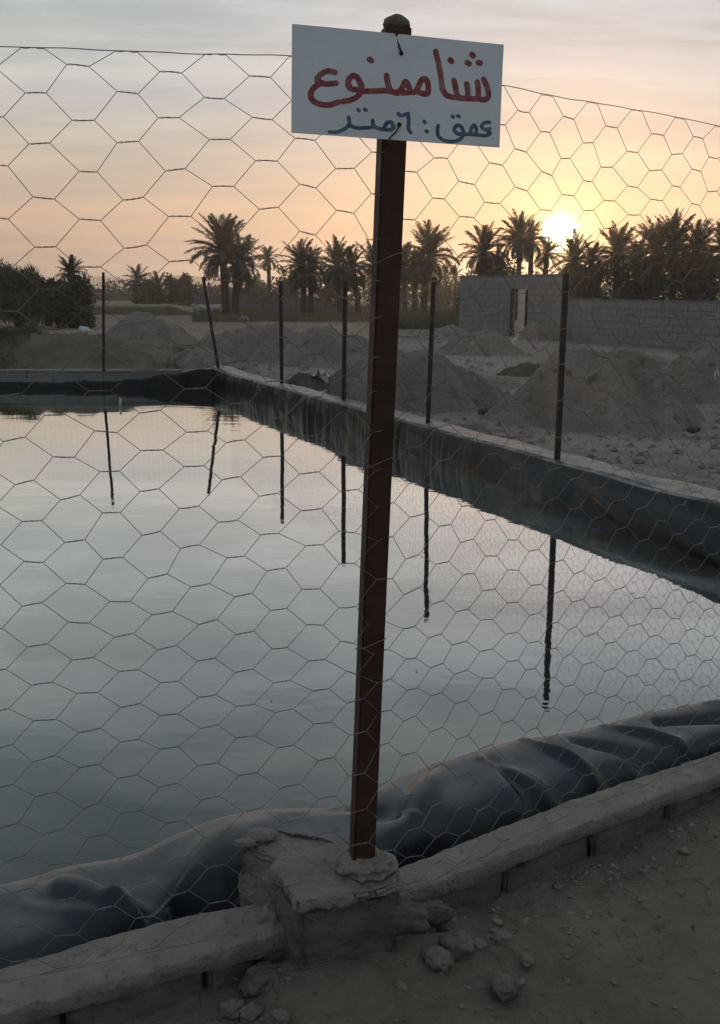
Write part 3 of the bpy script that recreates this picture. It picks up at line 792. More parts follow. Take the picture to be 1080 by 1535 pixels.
# ------------------------------------------------------------------ far and right pool walls
def straight_wall(name, label, p0, d, n, L, zt, th, visible_blocks, cat='wall', mat='block', bl=.40, course=.19):
    root = empty(name, (*p0, 0), label, cat)
    s = 0; k = 0
    v = []; q0 = p0; q1 = p0 + d * L
    a = [q0 + n * .012, q1 + n * .012, q1 + n * (th - .012), q0 + n * (th - .012)]
    put(bmobj('bedding_mortar', rough_solid([tuple(x) for x in a], -.4, zt - .03, .5, .002, 3), M['farmortar'], None, False), root)
    # cap
    NS = int(L / .08); cv = []
    for i in range(NS + 1):
        s_ = i / NS * L
        for o_, z in ((-.01, zt - .035), (-.01, zt - .006), (.02, zt), (th * .5, zt + .004), (th - .02, zt), (th + .01, zt - .006), (th + .01, zt - .035)):
            q = p0 + d * s_ + n * (o_ + .006 * FBM(s_ * 4, o_ * 9, 3, 3))
            cv.append((q.x, q.y, z + .008 * FBM(s_ * 2.2, o_ * 6, 1, 4)))
    put(pyobj('mortar_cap', cv, grid_faces(NS + 1, 7), M['mortar'], None, True), root)
    while s < visible_blocks:
        ln = bl * (1 + .06 * N(k * 3.1)); e = min(s + ln, visible_blocks)
        x0 = p0 + d * (s + .006); x1 = p0 + d * (e - .006); w_ = .004 * N(k * 7.7)
        pp = [x0 + n * w_, x1 + n * w_, x1 + n * (th + w_), x0 + n * (th + w_)]
        bm = bmesh.new()
        for zz0, zz1 in ((-.3, zt - .042),):
            lo = [bm.verts.new((*q, zz0)) for q in pp]; hi = [bm.verts.new((*q, zz1)) for q in pp]
            bm.faces.new(lo[::-1]); bm.faces.new(hi)
            for i in range(4): bm.faces.new((lo[i], lo[(i + 1) % 4], hi[(i + 1) % 4], hi[i]))
        bmesh.ops.recalc_face_normals(bm, faces=bm.faces[:])
        put(bmobj('concrete_block', bm, M[mat], None, False), root)
        s += ln; k += 1
    return root
straight_wall('concrete_block_wall', 'low block wall along the far side of the pool with liner sagging below its top', A_ + nF * .0, dF, nF, 10.4, .31, .13, 5.4, bl=.42, mat='farblock')
straight_wall('concrete_block_wall', 'low block wall under the draped liner on the right side of the pool', A_ + nR * .02, dirR, nR, 14.6, .27, .15, 0)

# ------------------------------------------------------------------ far fence posts and netting
posts = [ # top px, base px, plan distance, label
    ((155, 408), (155.5, 552), 17.06, 'leftmost dark fence post rising from the far pool wall'),
    ((304.5, 415), (327.5, 552), 17.5, 'leaning fence post at the far corner of the pool'),
    ((421, 421), (422.5, 573), 15.17, 'dark fence post standing just beyond the pool corner on the liner wall'),
    ((518, 421), (515.5, 598), 12.74, 'dark fence post directly left of the big sign post'),
    ((651, 416), (642, 633), 10.54, 'dark fence post directly right of the big sign post'),
    ((849, 410), (836, 682), 8.26, 'nearest and thickest of the far fence posts, in front of the grey block wall')]
tops = []
for i, (tp, bp, Yd, lab) in enumerate(posts):
    T = AT(tp[0], tp[1], Yd); Bp = AT(bp[0], bp[1], Yd)
    d = (Bp - T).normalized(); Bp = Bp + d * (.12 if i > 1 else .05)
    root = empty('fence_post', Bp, lab, 'fence post', 'posts of the pool fence')
    r_ = .021
    box_tube(Bp, T, r_ * 2, R(10 + 17 * i), 'post_tube', M['darksteel'], root, .003)
    for h in (.3, .62, .93):
        q = lerp(Bp, T, h); rr = r_ * 1.35
        ring = [q + Vector((rr * math.cos(a * math.pi / 5), rr * math.sin(a * math.pi / 5), .01 * math.sin(a))) for a in range(11)]
        put(bmobj('tie_wire', tube(ring, .0022, 4), M['tiewire'], None, False), root)
    tops.append((T, Bp))
box_last = tops[-1]
lump('wire_bundle', Vector((0, 0, 0)), .03, M['tiewire'], None, 3)  # placed below
wb = bpy.data.objects['wire_bundle']; wb.location = lerp(tops[1][1], tops[1][0], .62); tag(wb, 'small dark bundle of wire tied round the leaning fence post', 'wire bundle')

def far_net(name, label, P0, P1, ztop0, ztop1, nrow, cell_u=.085, cell_v=.043, zb=.33):
    L = (P1 - P0).length; nc = int(L / cell_u) + 1
    def pf(i, k):
        s = i * cell_u; t = s / L
        p = lerp(P0, P1, t); z = lerp(ztop0, ztop1, t) - .04 * math.sin(math.pi * ((s % 2.45) / 2.45)) - k * cell_v
        z = max(z, zb + (z - zb) * .1)
        return Vector((p.x + .01 * N(i * .7, k * .7), p.y + .01 * N(i * .7, k * .7, 4), z + .008 * N(i * .7, k * .7, 8)))
    return netting(name, label, pf, nc, nrow, .0011, .235, sides=3, fine=False)
Wl = A_ + nR * (-.0); We = A_ + dirR * 14.4
far_net('wire_netting', 'fine wire netting hanging on the far posts along the right side of the pool', Wl, We, 1.60, 1.62, 30)
far_net('wire_netting', 'fine wire netting on the fence along the far side of the pool', A_ + dF * .1, A_ + dF * 6.5, 1.60, 1.66, 30)

# ------------------------------------------------------------------ small ground things near the wall
random.seed(11)
def stone(name, px, py, z, r, label, mat='rockm', squash=(1, .8, .65)):
    c = W(px, py, z); c.z = z
    o = lump(name, c, r, M[mat], None, random.random() * 50, squash, 4, .30, 1.1 + random.random())
    o.rotation_euler.z = random.random() * 6
    return tag(o, label, 'stone', 'stones lying by the near wall')
st = [(657, 1437, .034, 'rounded pale stone lying alone in front of the pier', 'rockm'), (349, 1512, .026, 'left one of two small pale stones at the foot of the left wall', 'rockm'), (377, 1519, .024, 'right one of two small pale stones at the foot of the left wall', 'rockm'),
      (664, 1387, .026, 'grey stone wedged beside the right corner of the pier', 'block'), (642, 1395, .022, 'small dark stone touching the foot of the pier', 'block'), (716, 1418, .022, 'pale flat stone right of the big rounded stone', 'rockm'),
      (392, 1470, .045, 'upright dark stone leaning in the gap where left wall meets pier', 'block'), (683, 1418, .04, 'brown half buried stone behind the rounded pale stone', 'block'), (752, 1408, .026, 'pale chip of stone on the dirt below the right wall', 'rockm'),
      (757, 1478, .032, 'dusty clod of earth right of the pier near the picture bottom', 'block'), (420, 1525, .02, 'tiny pale stone at the bottom edge of the picture', 'rockm'), (790, 1440, .018, 'small pale pebble on open dirt right of the stones', 'rockm')]
for px, py, r, lab, mt in st:
    c = W(px, py, .18); stone('stone', px, py, gz(c.x, c.y) + r * .3, r, lab, mt)
def pebbles():
    v, f = [], []
    for n_ in range(2600):
        x = random.uniform(-1.3, 2.0); yb = (pol_at([p.xy for p in LO], x) if x < .0 else pol_at([p.xy for p in RO], x)) or 2.0
        y = yb - .03 - abs(random.gauss(0, .38)); r = .0018 + .0075 * random.random() ** 4
        if y < .4: continue
        if -.12 < x < .14 and y > 1.86: continue
        z = gz(x, y) + r * .3; k = len(v)
        ang = random.random() * 6; ca, sa = math.cos(ang), math.sin(ang)
        P = [(1, 0, 0), (0, .8, 0), (-.9, .1, 0), (0, -.8, 0), (.1, 0, .5), (0, 0, -.7)]
        for a, b, c in P:
            a *= random.uniform(.7, 1.3); b *= random.uniform(.7, 1.3)
            v.append((x + r * (a * ca - b * sa), y + r * (a * sa + b * ca), z + r * c))
        for a, b, c in ((0, 1, 4), (1, 2, 4), (2, 3, 4), (3, 0, 4), (1, 0, 5), (2, 1, 5), (3, 2, 5), (0, 3, 5)): f.append((k + a, k + b, k + c))
    o = pyobj('gravel', v, f, M['clod']); tag(o, 'small pebbles and crumbs scattered on the dirt before the near wall', 'gravel', kind='stuff')
pebbles()
def straws():
    v, f = [], []; bm = bmesh.new()
    for n_ in range(130):
        x = random.uniform(-.4, 1.6); y = ((pol_at([p.xy for p in RO], x)) or 2.0) - abs(random.gauss(0, .3)) - .05
        L = random.uniform(.02, .12); a = random.random() * 6; z = gz(x, y) + .006
        p = [Vector((x + L * t * math.cos(a) + .1 * L * math.sin(t * 5), y + L * t * math.sin(a), z + .01 * math.sin(t * 3.1) * random.random())) for t in (0, .33, .66, 1)]
        tube(p, .0009, 3, bm)
    o = bmobj('straw', bm, M['twig']); tag(o, 'bits of dry straw and twig lying on the dirt before the near wall', 'straw', kind='stuff')
straws()
tw = [W(735, 1490, .17), W(775, 1496, .175), W(820, 1499, .17)]
o = bmobj('dry_twig', tube([Vector((p.x, p.y, gz(p.x, p.y) + .006)) for p in tw], .0017, 5), M['twig']); tag(o, 'long thin dry twig lying on the dirt low in the picture', 'twig')
tw = [W(640, 1455, .17), W(636, 1435, .2), W(646, 1425, .215)]
o = bmobj('dry_twig', tube(tw, .0012, 5), M['twig']); tag(o, 'short curved dry stalk beside the rounded pale stone', 'twig')

# ------------------------------------------------------------------ heaps of soil beyond the pool
def Dg(py, z=Z_GND): return W(540, py, z).y
def heap(px, foot, hw, top, label, ratio=.75, mat='heap_soil', seed=None, name='soil_heap', peak=1.0, xs=0):
    global hseed
    hw *= 1.22; c0 = W(px, foot, Z_GND); Yf = c0.y
    r0 = hw / F * Yf; ry = max(.8, r0 * ratio)
    Yc = Yf + ry; C = AT(px, top, Yc); rx = hw / F * Yc
    h = max(.12, C.z - Z_GND)
    seed = px * .37 + foot
    nr, na = 46, 120; v = []
    gb = Z_GND - .12
    hr = random.Random(int(seed * 7)); lob = [(0, 0, 1.0, .62)] + [(.42 * math.cos(g), .42 * math.sin(g), hr.uniform(.62, .86), hr.uniform(.34, .5)) for g in (hr.uniform(-.5, .5), math.pi + hr.uniform(-.5, .5), hr.uniform(3.6, 5.8))]
    for i in range(na):
        a = 2 * math.pi * i / na; ca, sa = math.cos(a), math.sin(a)
        rr_ = 1 + .34 * FBM(ca * 1.2 + seed, sa * 1.2, 3, 3)
        for j in range(nr):
            t = j / (nr - 1)
            x = C.x + rx * rr_ * t * ca * 1.15; y = Yc + ry * rr_ * t * sa * 1.15
            prof = sum((lh * math.exp(-(((t * ca - lx) ** 2 + (t * sa - ly) ** 2) / lw ** 2))) ** 3 for lx, ly, lh, lw in lob) ** (1 / 3) * .84 * sstep(1.02, .2, t) ** .8 * 1.0 if t < 1 else 0
            z = gb + (h + .12) * prof
            z += (.24 * h * FBM(x * .9 + seed, y * .9, 2, 5) + .06 * FBM(x * 4, y * 4, seed, 4)) * sstep(1, .75, t)
            rel = Vector((x, y)) - A_
            if rel.dot(nR) > -.22 and rel.dot(nF) > -.22: z = -.7        # never spills over the wall into the pool
            v.append((x, y, z))
    o = pyobj(name, v, grid_faces(na, nr, closed=True), M[mat], None, True, (C.x, Yc, Z_GND))
    return tag(o, label, 'soil heap', 'heaps of dug soil beyond the pool')
heap(232, 536, 92, 471, 'broad soil heap in front of the crop field at left', .8)
heap(385, 545, 110, 479, 'long soil heap below the pair of tall palms', .55)
heap(505, 552, 85, 484, 'soil heap left of the big sign post below the palms', .8)
heap(668, 512, 60, 487, 'low soil heap by the grass strip left of the tall block wall', .7)
heap(728, 534, 62, 490, 'cone shaped soil heap before the end of the tall block wall', .85, peak=.85)
heap(802, 512, 28, 478, 'small soil heap beside the white door', .8, peak=.9)
heap(612, 620, 150, 520, 'large soil heap right behind the big sign post', .6)
heap(800, 566, 62, 541, 'flat dark soil heap between two pale sand strips', .7, 'dark_soil')
heap(905, 648, 165, 500, 'largest soil heap, behind the nearest far fence post', .7)
heap(1075, 612, 125, 512, 'soil heap at the right edge before the lower block wall', .6)
heap(458, 586, 36, 556, 'small dark soil heap with a plastic sheet beyond the liner wall', .7, 'dark_soil')
heap(60, 560, 290, 492, 'wide dark grassy earth bank behind the far pool wall at left', .42, 'bank_soil')
heap(700, 665, 60, 640, 'low spoil hump close behind the liner wall', .5)
heap(840, 600, 70, 560, 'low hump joining the largest heap to the flat dark heap', .6)
heap(980, 566, 60, 530, 'low hump between the largest heap and the right edge heap', .6)
heap(560, 545, 60, 512, 'low hump behind the sign post left side', .6)
heap(300, 560, 70, 520, 'low hump behind the leaning fence post', .5)
heap(170, 556, 80, 512, 'low brown hump behind the leftmost fence post', .5, 'bank_soil')
heap(745, 585, 55, 560, 'low hump between the two far posts right of the sign post', .5)

def plastic(px, py, hw, hgt, lab, z=Z_GND + .05):
    C = W(px, py, z); w_ = hw / F * C.y; nx, ny = 24, 10; v = []
    for i in range(nx):
        for j in range(ny):
            x = (i / (nx - 1) - .5) * 2 * w_; y = (j / (ny - 1) - .5) * 1.2 * w_
            v.append((C.x + x, C.y + y + .2 * w_ * N(i * .3, px), z + hgt * (.5 + FBM(i * .22, j * .3, px, 3)) * (1 - (x / w_) ** 2)))
    o = pyobj('plastic_sheet', v, grid_faces(nx, ny), M['plastic'], None, True); sl_ = o.modifiers.new('t', 'SOLIDIFY'); sl_.thickness = .01
    tag(o, lab, 'plastic sheet')
plastic(365, 479, 8, .2, 'scrap of white plastic on the ground beside the pair of tall palms', .2)
plastic(481, 563, 13, .10, 'crumpled pale plastic sheet on the small dark soil heap', .30)
o = lump('white_bag', W(126, 495, .3), .16, M['plastic'], None, 6, (1.1, .8, .7), 3, .4, 1.5); tag(o, 'small white bag lying in the grass at left', 'bag')
plastic(1075, 568, 5, .12, 'small white scrap on the soil heap at the right edge', .7)
c0, c1 = W(778, 626, .2), W(824, 631, .2)
o = bmobj('wooden_stick', tube([c0, lerp(c0, c1, .15) + Vector((0, 0, -.03)), lerp(c0, c1, .6) + Vector((0, 0, -.03)), c1 + Vector((0, 0, -.02))], .018, 6), M['darksteel'], None, True); tag(o, 'dark stick lying on the soil behind the liner wall', 'stick')
random.seed(5)
cl = [(978, 618, 'dark clod at the foot of the largest heap'), (1040, 645, 'dark rock on open ground near the right edge'), (1012, 632, 'dark clod left of the rock near the right edge'), (725, 617, 'dark clod on the ground below the long stick'), (980, 600, 'dark clod on the slope of the largest heap'),
      (795, 618, 'small dark clod just above the long stick'), (688, 655, 'weedy dark clod close behind the liner wall'), (680, 487, 'white stone at the left foot of the tall block wall')]
for px, py, lab in cl:
    p = W(px, py, .16); r_ = 8 / F * p.y * (1 if py > 500 else .7)
    o = lump('clod', p, r_, M['rockm'] if 'white' in lab else M['dark_soil'], None, px, (1.2, .8, .6), 2, .4, 1.5); tag(o, lab, 'clod' if 'white' not in lab else 'stone')
def crumbs():
    v, f = [], []
    for n_ in range(5200):
        px = random.uniform(-40, 1120); py = random.choice([random.uniform(600, 760), random.uniform(480, 620)])
        p = W(px, py, Z_GND)
        s = (p.xy - A_)
        if s.dot(nR) > -.12 and (p.xy - A_).dot(nF) > -.12: continue
        r = (.008 + .05 * random.random() ** 4) * (1 if py > 560 else 2); z = gz(p.x, p.y) + r * .2; k = len(v)
        for a, b, c in [(1, 0, 0), (0, .8, 0), (-.9, .1, 0), (0, -.8, 0), (.1, 0, .7)]:
            v.append((p.x + r * a * random.uniform(.7, 1.3), p.y + r * b * random.uniform(.7, 1.3), z + r * c))
        for a, b, c in ((0, 1, 4), (1, 2, 4), (2, 3, 4), (3, 0, 4)): f.append((k + a, k + b, k + c))
    o = pyobj('gravel', v, f, M['heap_soil']); tag(o, 'clods and gravel strewn over the ground beyond the pool', 'gravel', kind='stuff')
crumbs()

# ------------------------------------------------------------------ grey block walls behind, right
def block_wall(name, label, pts, zt, z0, opening=None, bl=.40, bh=.2):
    root = empty(name, (*pts[0], z0), label, 'wall')
    mesh_cache = {}
    bmm = bmesh.new()
    th = .18
    for (p, q) in zip(pts, pts[1:]):
        d = (q - p); L = d.length; d.normalize(); n = Vector((-d.y, d.x))
        if n.y < 0: n = -n                    # away from us
        rows = int(round((zt - z0) / bh)); ang = math.atan2(d.y, d.x)
        for r_ in range(rows):
            z = z0 + r_ * bh; s = -(bl / 2 if r_ % 2 else 0)
            while s < L - .02:
                a = max(0, s); b = min(L, s + bl); s += bl
                mids = [(a, b)]
                if opening and z < opening[3]:
                    o0, o1 = opening[1], opening[2]
                    new = []
                    for (a_, b_) in mids:
                        if b_ <= o0 or a_ >= o1: new.append((a_, b_))
                        else:
                            if a_ < o0 - .03: new.append((a_, o0))
                            if b_ > o1 + .03: new.append((o1, b_))
                    mids = new
                for a_, b_ in mids:
                    w_ = round((b_ - a_) - .016, 3)
                    if w_ < .03: continue
                    if w_ not in mesh_cache:
                        bm = bmesh.new(); bmesh.ops.create_cube(bm, size=1)
                        for v in bm.verts: v.co = Vector((v.co.x * w_, v.co.y * th, v.co.z * (bh - .018)))
                        bmesh.ops.bevel(bm, geom=[e for e in bm.edges if all(v.co.y < 0 for v in e.verts)], offset=.008, segments=1, affect='EDGES')
                        me = bpy.data.meshes.new('block'); bm.to_mesh(me); bm.free(); me.materials.append(M['farblock']); mesh_cache[w_] = me
                    c = p + d * ((a_ + b_) / 2) + n * (th / 2 + random.uniform(-.008, .008))
                    o = bpy.data.objects.new('block', mesh_cache[w_]); COL.objects.link(o); o.parent = root
                    o.location = Vector((c.x, c.y, z + bh / 2 + random.uniform(-.003, .003))) - root.location
                    o.rotation_euler = (random.uniform(-.01, .01), 0, ang if d.x > 0 else ang + math.pi)
        # mortar core, recessed behind the block faces
        spans = [(0, L, z0 - .1, zt - .01)]
        if opening: spans = [(0, opening[1] , z0 - .1, zt - .01), (opening[2], L, z0 - .1, zt - .01), (opening[1], opening[2], opening[3] + .01, zt - .01)]
        for a, b, za, zb in spans:
            k = []
            for s_, o_ in ((a, .018), (b, .018), (b, th - .018), (a, th - .018)):
                g = p + d * s_ + n * o_; k.append(g)
            lo = [bmm.verts.new((*g, za)) for g in k]; hi = [bmm.verts.new((*g, zb)) for g in k]
            bmm.faces.new(lo[::-1]); bmm.faces.new(hi)
            for i in range(4): bmm.faces.new((lo[i], lo[(i + 1) % 4], hi[(i + 1) % 4], hi[i]))
    put(bmobj('mortar_joints', bmm, M['farmortar'], None, False), root)
    return root
w0, w1, w2 = AT(688, 470, 40).xy, AT(846, 470, 34.3).xy, AT(1090, 470, 26.6).xy
Lw = (w1 - w0).length
def s_of(px):                                      # where along the wall a picture column falls
    best = min(range(401), key=lambda k: abs((lambda g: CX + F * (Vector((g.x, g.y, 1)) - Vector((0, 0, HC))).dot(rt) / (Vector((g.x, g.y, 1)) - Vector((0, 0, HC))).dot(fw))(lerp(w0, w1, k / 400)) - px))
    return best / 400 * Lw
o0, o1 = s_of(767), s_of(790)
block_wall('block_wall', 'taller grey block wall with the white door, behind the soil heaps', [w0, w1], 2.25, Z_GND + .03, (0, o0, o1, 1.75))
block_wall('block_wall', 'lower grey block wall reaching the right edge behind the heaps', [w1 + Vector((.06, -.1)), w2 + (w2 - w1) * .15], 1.47, Z_GND - .13)
dw = (w1 - w0).normalized(); nw = Vector((-dw.y, dw.x))
if nw.y < 0: nw = -nw
door = empty('door', (*(w0 + dw * o1), Z_GND), 'stained white sheet door standing ajar in the tall grey block wall', 'door')
hd = (Vector((-dw.x, -dw.y)) * .99 + nw * .12).normalized()
hp = w0 + dw * o1; wdr = (o1 - o0) * .72
v = []
for (s_, z) in ((0, .2), (wdr * .45, .2), (wdr * .62, .45), (wdr * .9, .62), (wdr, .7), (wdr, 1.74), (0, 1.74)):
    q = hp + hd * s_; v.append((q.x, q.y, z))
k = len(v); v += [(a + nw.x * .03, b + nw.y * .03, c) for a, b, c in v]
f = [tuple(range(k)), tuple(range(2 * k - 1, k - 1, -1))] + [(i, k + i, k + (i + 1) % k, (i + 1) % k) for i in range(k)]
put(pyobj('door_panel', v, f, M['doorpanel']), door)
for s_ in (o0 + .02, o1 - .02):
    q = w0 + dw * s_ - nw * .004
    bm = bmesh.new(); bmesh.ops.create_cube(bm, size=1)
    for vv in bm.verts: vv.co = Vector((vv.co.x * .05, vv.co.y * .1, vv.co.z * 1.6))
    o = bmobj('door_frame', bm, M['darksteel'], None, False, (q.x, q.y, Z_GND + .82)); o.rotation_euler.z = math.atan2(dw.y, dw.x); put(o, door)

# ------------------------------------------------------------------ palms
random.seed(3)
def frond_mesh(droop, seed, curl=.0):
    """one feather frond of unit length along +X, arching down"""
    rnd = random.Random(seed)
    bm = bmesh.new(); n = 30; pts = []; p = Vector((0, 0, 0)); a = 0.0
    for i in range(n + 1):
        pts.append(p.copy()); a = -droop * (i / n) ** 1.4
        p = p + Vector((math.cos(a), curl * (i / n) * .6, math.sin(a))) / n
    tube(pts, [.014 * (1 - .85 * i / n) for i in range(n + 1)], 3, bm)
    for i in range(3, n + 1):
        t = i / n
        L = .22 * math.sin(math.pi * min(1, .18 + t * .78)) ** .7 * (1 if t < .97 else .8)
        d = (pts[min(i + 1, n)] - pts[i - 1]).normalized(); up_ = Vector((0, 0, 1)); side = d.cross(up_).normalized(); nn = side.cross(d)
        for q in (0, .5):
            base = pts[i] - d * (q / n)
            for s in (-1, 1):
                sp = rnd.uniform(.55, .95)
                dr = (d * rnd.uniform(.65, 1.0) + side * s * sp + nn * rnd.uniform(-.15, .5)).normalized()
                Lx = L * rnd.uniform(.75, 1.1); wd = d * .0135
                mid = base + dr * Lx * .55; tip = base + dr * Lx + Vector((0, 0, -.10 * Lx * (1 + rnd.random())))
                a0 = bm.verts.new(base - wd * .6); a1 = bm.verts.new(base + wd * .6); b0 = bm.verts.new(mid - wd); b1 = bm.verts.new(mid + wd); c = bm.verts.new(tip)
                bm.faces.new((a0, a1, b1, b0)); bm.faces.new((b0, b1, c))
    me = bpy.data.meshes.new('frond'); bm.to_mesh(me); bm.free(); return me
FR = {}
for mt in ('frond', 'frond_grey'):
    for kind, dr in (('up', .55), ('mid', 1.1), ('low', 1.6)):
        for s in range(3):
            me = frond_mesh(dr * (1 + .15 * (s - 1)), s * 7 + len(kind), (s - 1) * .35); me.materials.append(M[mt]); FR.setdefault((mt, kind), []).append(me)
def palm(cx, cy, half, bx, by, Y, label, nf=44, mat='frond', thick=.14, upr=0.0, skirt=10, lo=-35):
    C = AT(cx, cy, Y); Bp = AT(bx, 440, Y); Bp.z = Z_GND - .1 if by is None else max(-.3, AT(bx, by, Y).z)
    root = empty('palm_tree', Bp, label, 'palm tree', 'date palms beyond the pool')
    H = C.z - Bp.z; n = 26; path = []; rad = []
    for i in range(n + 1):
        t = i / n
        x = lerp(Bp.x, C.x, t * t * .6 + t * .4) + .04 * H * .3 * math.sin(t * 3 + cx); y = lerp(Bp.y, C.y, t)
        path.append(Vector((x, y, lerp(Bp.z, C.z, t)))); rad.append(thick * (1.3 - .45 * t + .12 * (i % 2) + (.25 if t > .85 else 0) + (.35 * (1 - t / .08) if t < .08 else 0)))
    path[-1] = C
    put(bmobj('trunk', tube(path, rad, 9), M['trunk'], None, False), root)
    L0 = half / F * Y
    for k in range(nf):
        u = k / nf
        el = lerp(88, lo, u ** .9) + random.uniform(-9, 9)
        kind = 'up' if el > 48 else ('mid' if el > 8 else 'low')
        az = k * 2.39996 + random.uniform(-.25, .25)
        L = L0 * random.uniform(1.12, 1.42) * (1.0 if el > 0 else .85)
        o = bpy.data.objects.new('frond', random.choice(FR[(mat, kind)])); COL.objects.link(o); o.parent = root
        o.location = C + Vector((0, 0, -.12 * L0 * u)) - root.location
        o.rotation_euler = (Matrix.Rotation(az, 3, 'Z') @ Matrix.Rotation(-R(el), 3, 'Y') @ Matrix.Rotation(random.uniform(-.5, .5), 3, 'X')).to_euler()
        o.scale = (L, L * random.uniform(.85, 1.1), L)
    for k in range(skirt):      # dead fronds hanging at the trunk
        az = random.random() * 6.3; L = L0 * random.uniform(.55, .8)
        o = bpy.data.objects.new('frond', random.choice(FR[(mat, 'mid')])); COL.objects.link(o); o.parent = root
        o.location = C + Vector((0, 0, -.2 * L0)) - root.location
        o.rotation_euler = (Matrix.Rotation(az, 3, 'Z') @ Matrix.Rotation(R(random.uniform(50, 78)), 3, 'Y')).to_euler(); o.scale = (L, L, L)
    return root
palm(334, 377, 45, 337, 479, 58, 'tallest palm left of the sign post, with a broad arching crown', 52, 'frond_grey', .185, lo=-25, skirt=4)
palm(360, 396, 36, 351, 479, 59.5, 'shorter palm leaning right against the tallest left palm', 52, 'frond', .175, lo=-50, skirt=10)
palm(402, 388, 17, 403, None, 88, 'small slim palm alone between the tall pair and the bushy palms', 34, skirt=2, thick=.16)
palm(452, 398, 33, 456, 478, 57, 'bushy palm left of the sign post, left of two close trunks', 46, skirt=14, thick=.135, lo=-60)
palm(468, 406, 28, 466, 477, 58, 'bushy palm left of the sign post, right of two close trunks', 40, skirt=14, thick=.135, lo=-60)
palm(505, 398, 33, 510, 470, 64, 'palm with spiky upright fronds behind a far fence post', 46, skirt=12, lo=-50)
palm(528, 402, 28, 537, 470, 65, 'palm just left of the sign post with drooping skirt', 42, skirt=14, lo=-55)
palm(560, 398, 32, 566, None, 67, 'palm half hidden behind the left edge of the sign post', 40, skirt=8)
palm(604, 398, 28, 607, None, 69, 'palm just right of the sign post, behind the larger one', 40, skirt=8)
palm(622, 402, 26, 622, 470, 66, 'palm with thin trunk left of the large right hand palm', 38, skirt=10, lo=-50)
palm(644, 383, 39, 636, 469, 62, 'large open palm between the sign post and the grey wall', 46, 'frond', .155, lo=-45, skirt=10)
palm(668, 410, 14, 672, None, 105, 'tiny distant palm right of the large open palm', 26, skirt=4)
palm(683, 413, 13, 683, None, 112, 'tiny distant palm touching the end of the grey wall', 26, skirt=4)
palm(726, 378, 35, 730, None, 58, 'round dense palm above the left end of the tall block wall', 54, skirt=20, lo=-70)
palm(748, 402, 26, 748, None, 57, 'low palm filling in beside the round dense palm', 36, skirt=14, lo=-60)
palm(778, 358, 32, 777, None, 61, 'tall palm left of the sun with two trunks showing near it', 46, skirt=6, lo=-35)
palm(796, 362, 27, 796, None, 63, 'tall palm nearest the left side of the sun', 40, skirt=6, lo=-40)
palm(820, 380, 24, 818, None, 62, 'small palm directly below the sun', 36, skirt=6)
palm(862, 390, 33, 864, None, 60, 'palm just right below the sun with low spreading crown', 44, skirt=10, lo=-50)
palm(888, 395, 28, 888, None, 62, 'low palm between two bigger ones right of the sun', 38, skirt=10, lo=-50)
palm(926, 382, 36, 926, None, 56, 'star shaped palm right of the sun with upright centre', 46, skirt=10)
palm(955, 392, 30, 955, None, 58, 'low dark palm right of the star shaped palm', 40, skirt=12, lo=-50)
palm(985, 378, 42, 985, None, 52, 'wide dark palm near the right edge of the grove', 50, 'frond_grey', skirt=12, lo=-45)
palm(1010, 370, 40, 1012, None, 51, 'palm with tall feathery upright fronds near the right edge', 44, 'frond_grey', skirt=8, lo=-10)
palm(1045, 375, 38, 1045, None, 50, 'palm with ragged crown second from the right edge', 46, skirt=10)
palm(1088, 376, 40, 1088, None, 48, 'palm cut by the right edge of the picture', 46, skirt=10)
palm(106, 410, 22, 106, None, 44, 'short palm rising out of the round bush at left', 40, 'frond_grey', skirt=2, lo=-15)
palm(206, 420, 20, 208, None, 84, 'small palm left of the crop field with an arched crown', 34, 'frond_grey', skirt=6)
palm(237, 430, 18, 237, None, 86, 'small spiky palm behind the crop field', 30, 'frond_grey', skirt=4)
palm(384, 424, 12, 384, None, 110, 'tiny far palm seen beneath the leaning palm', 24, skirt=4)

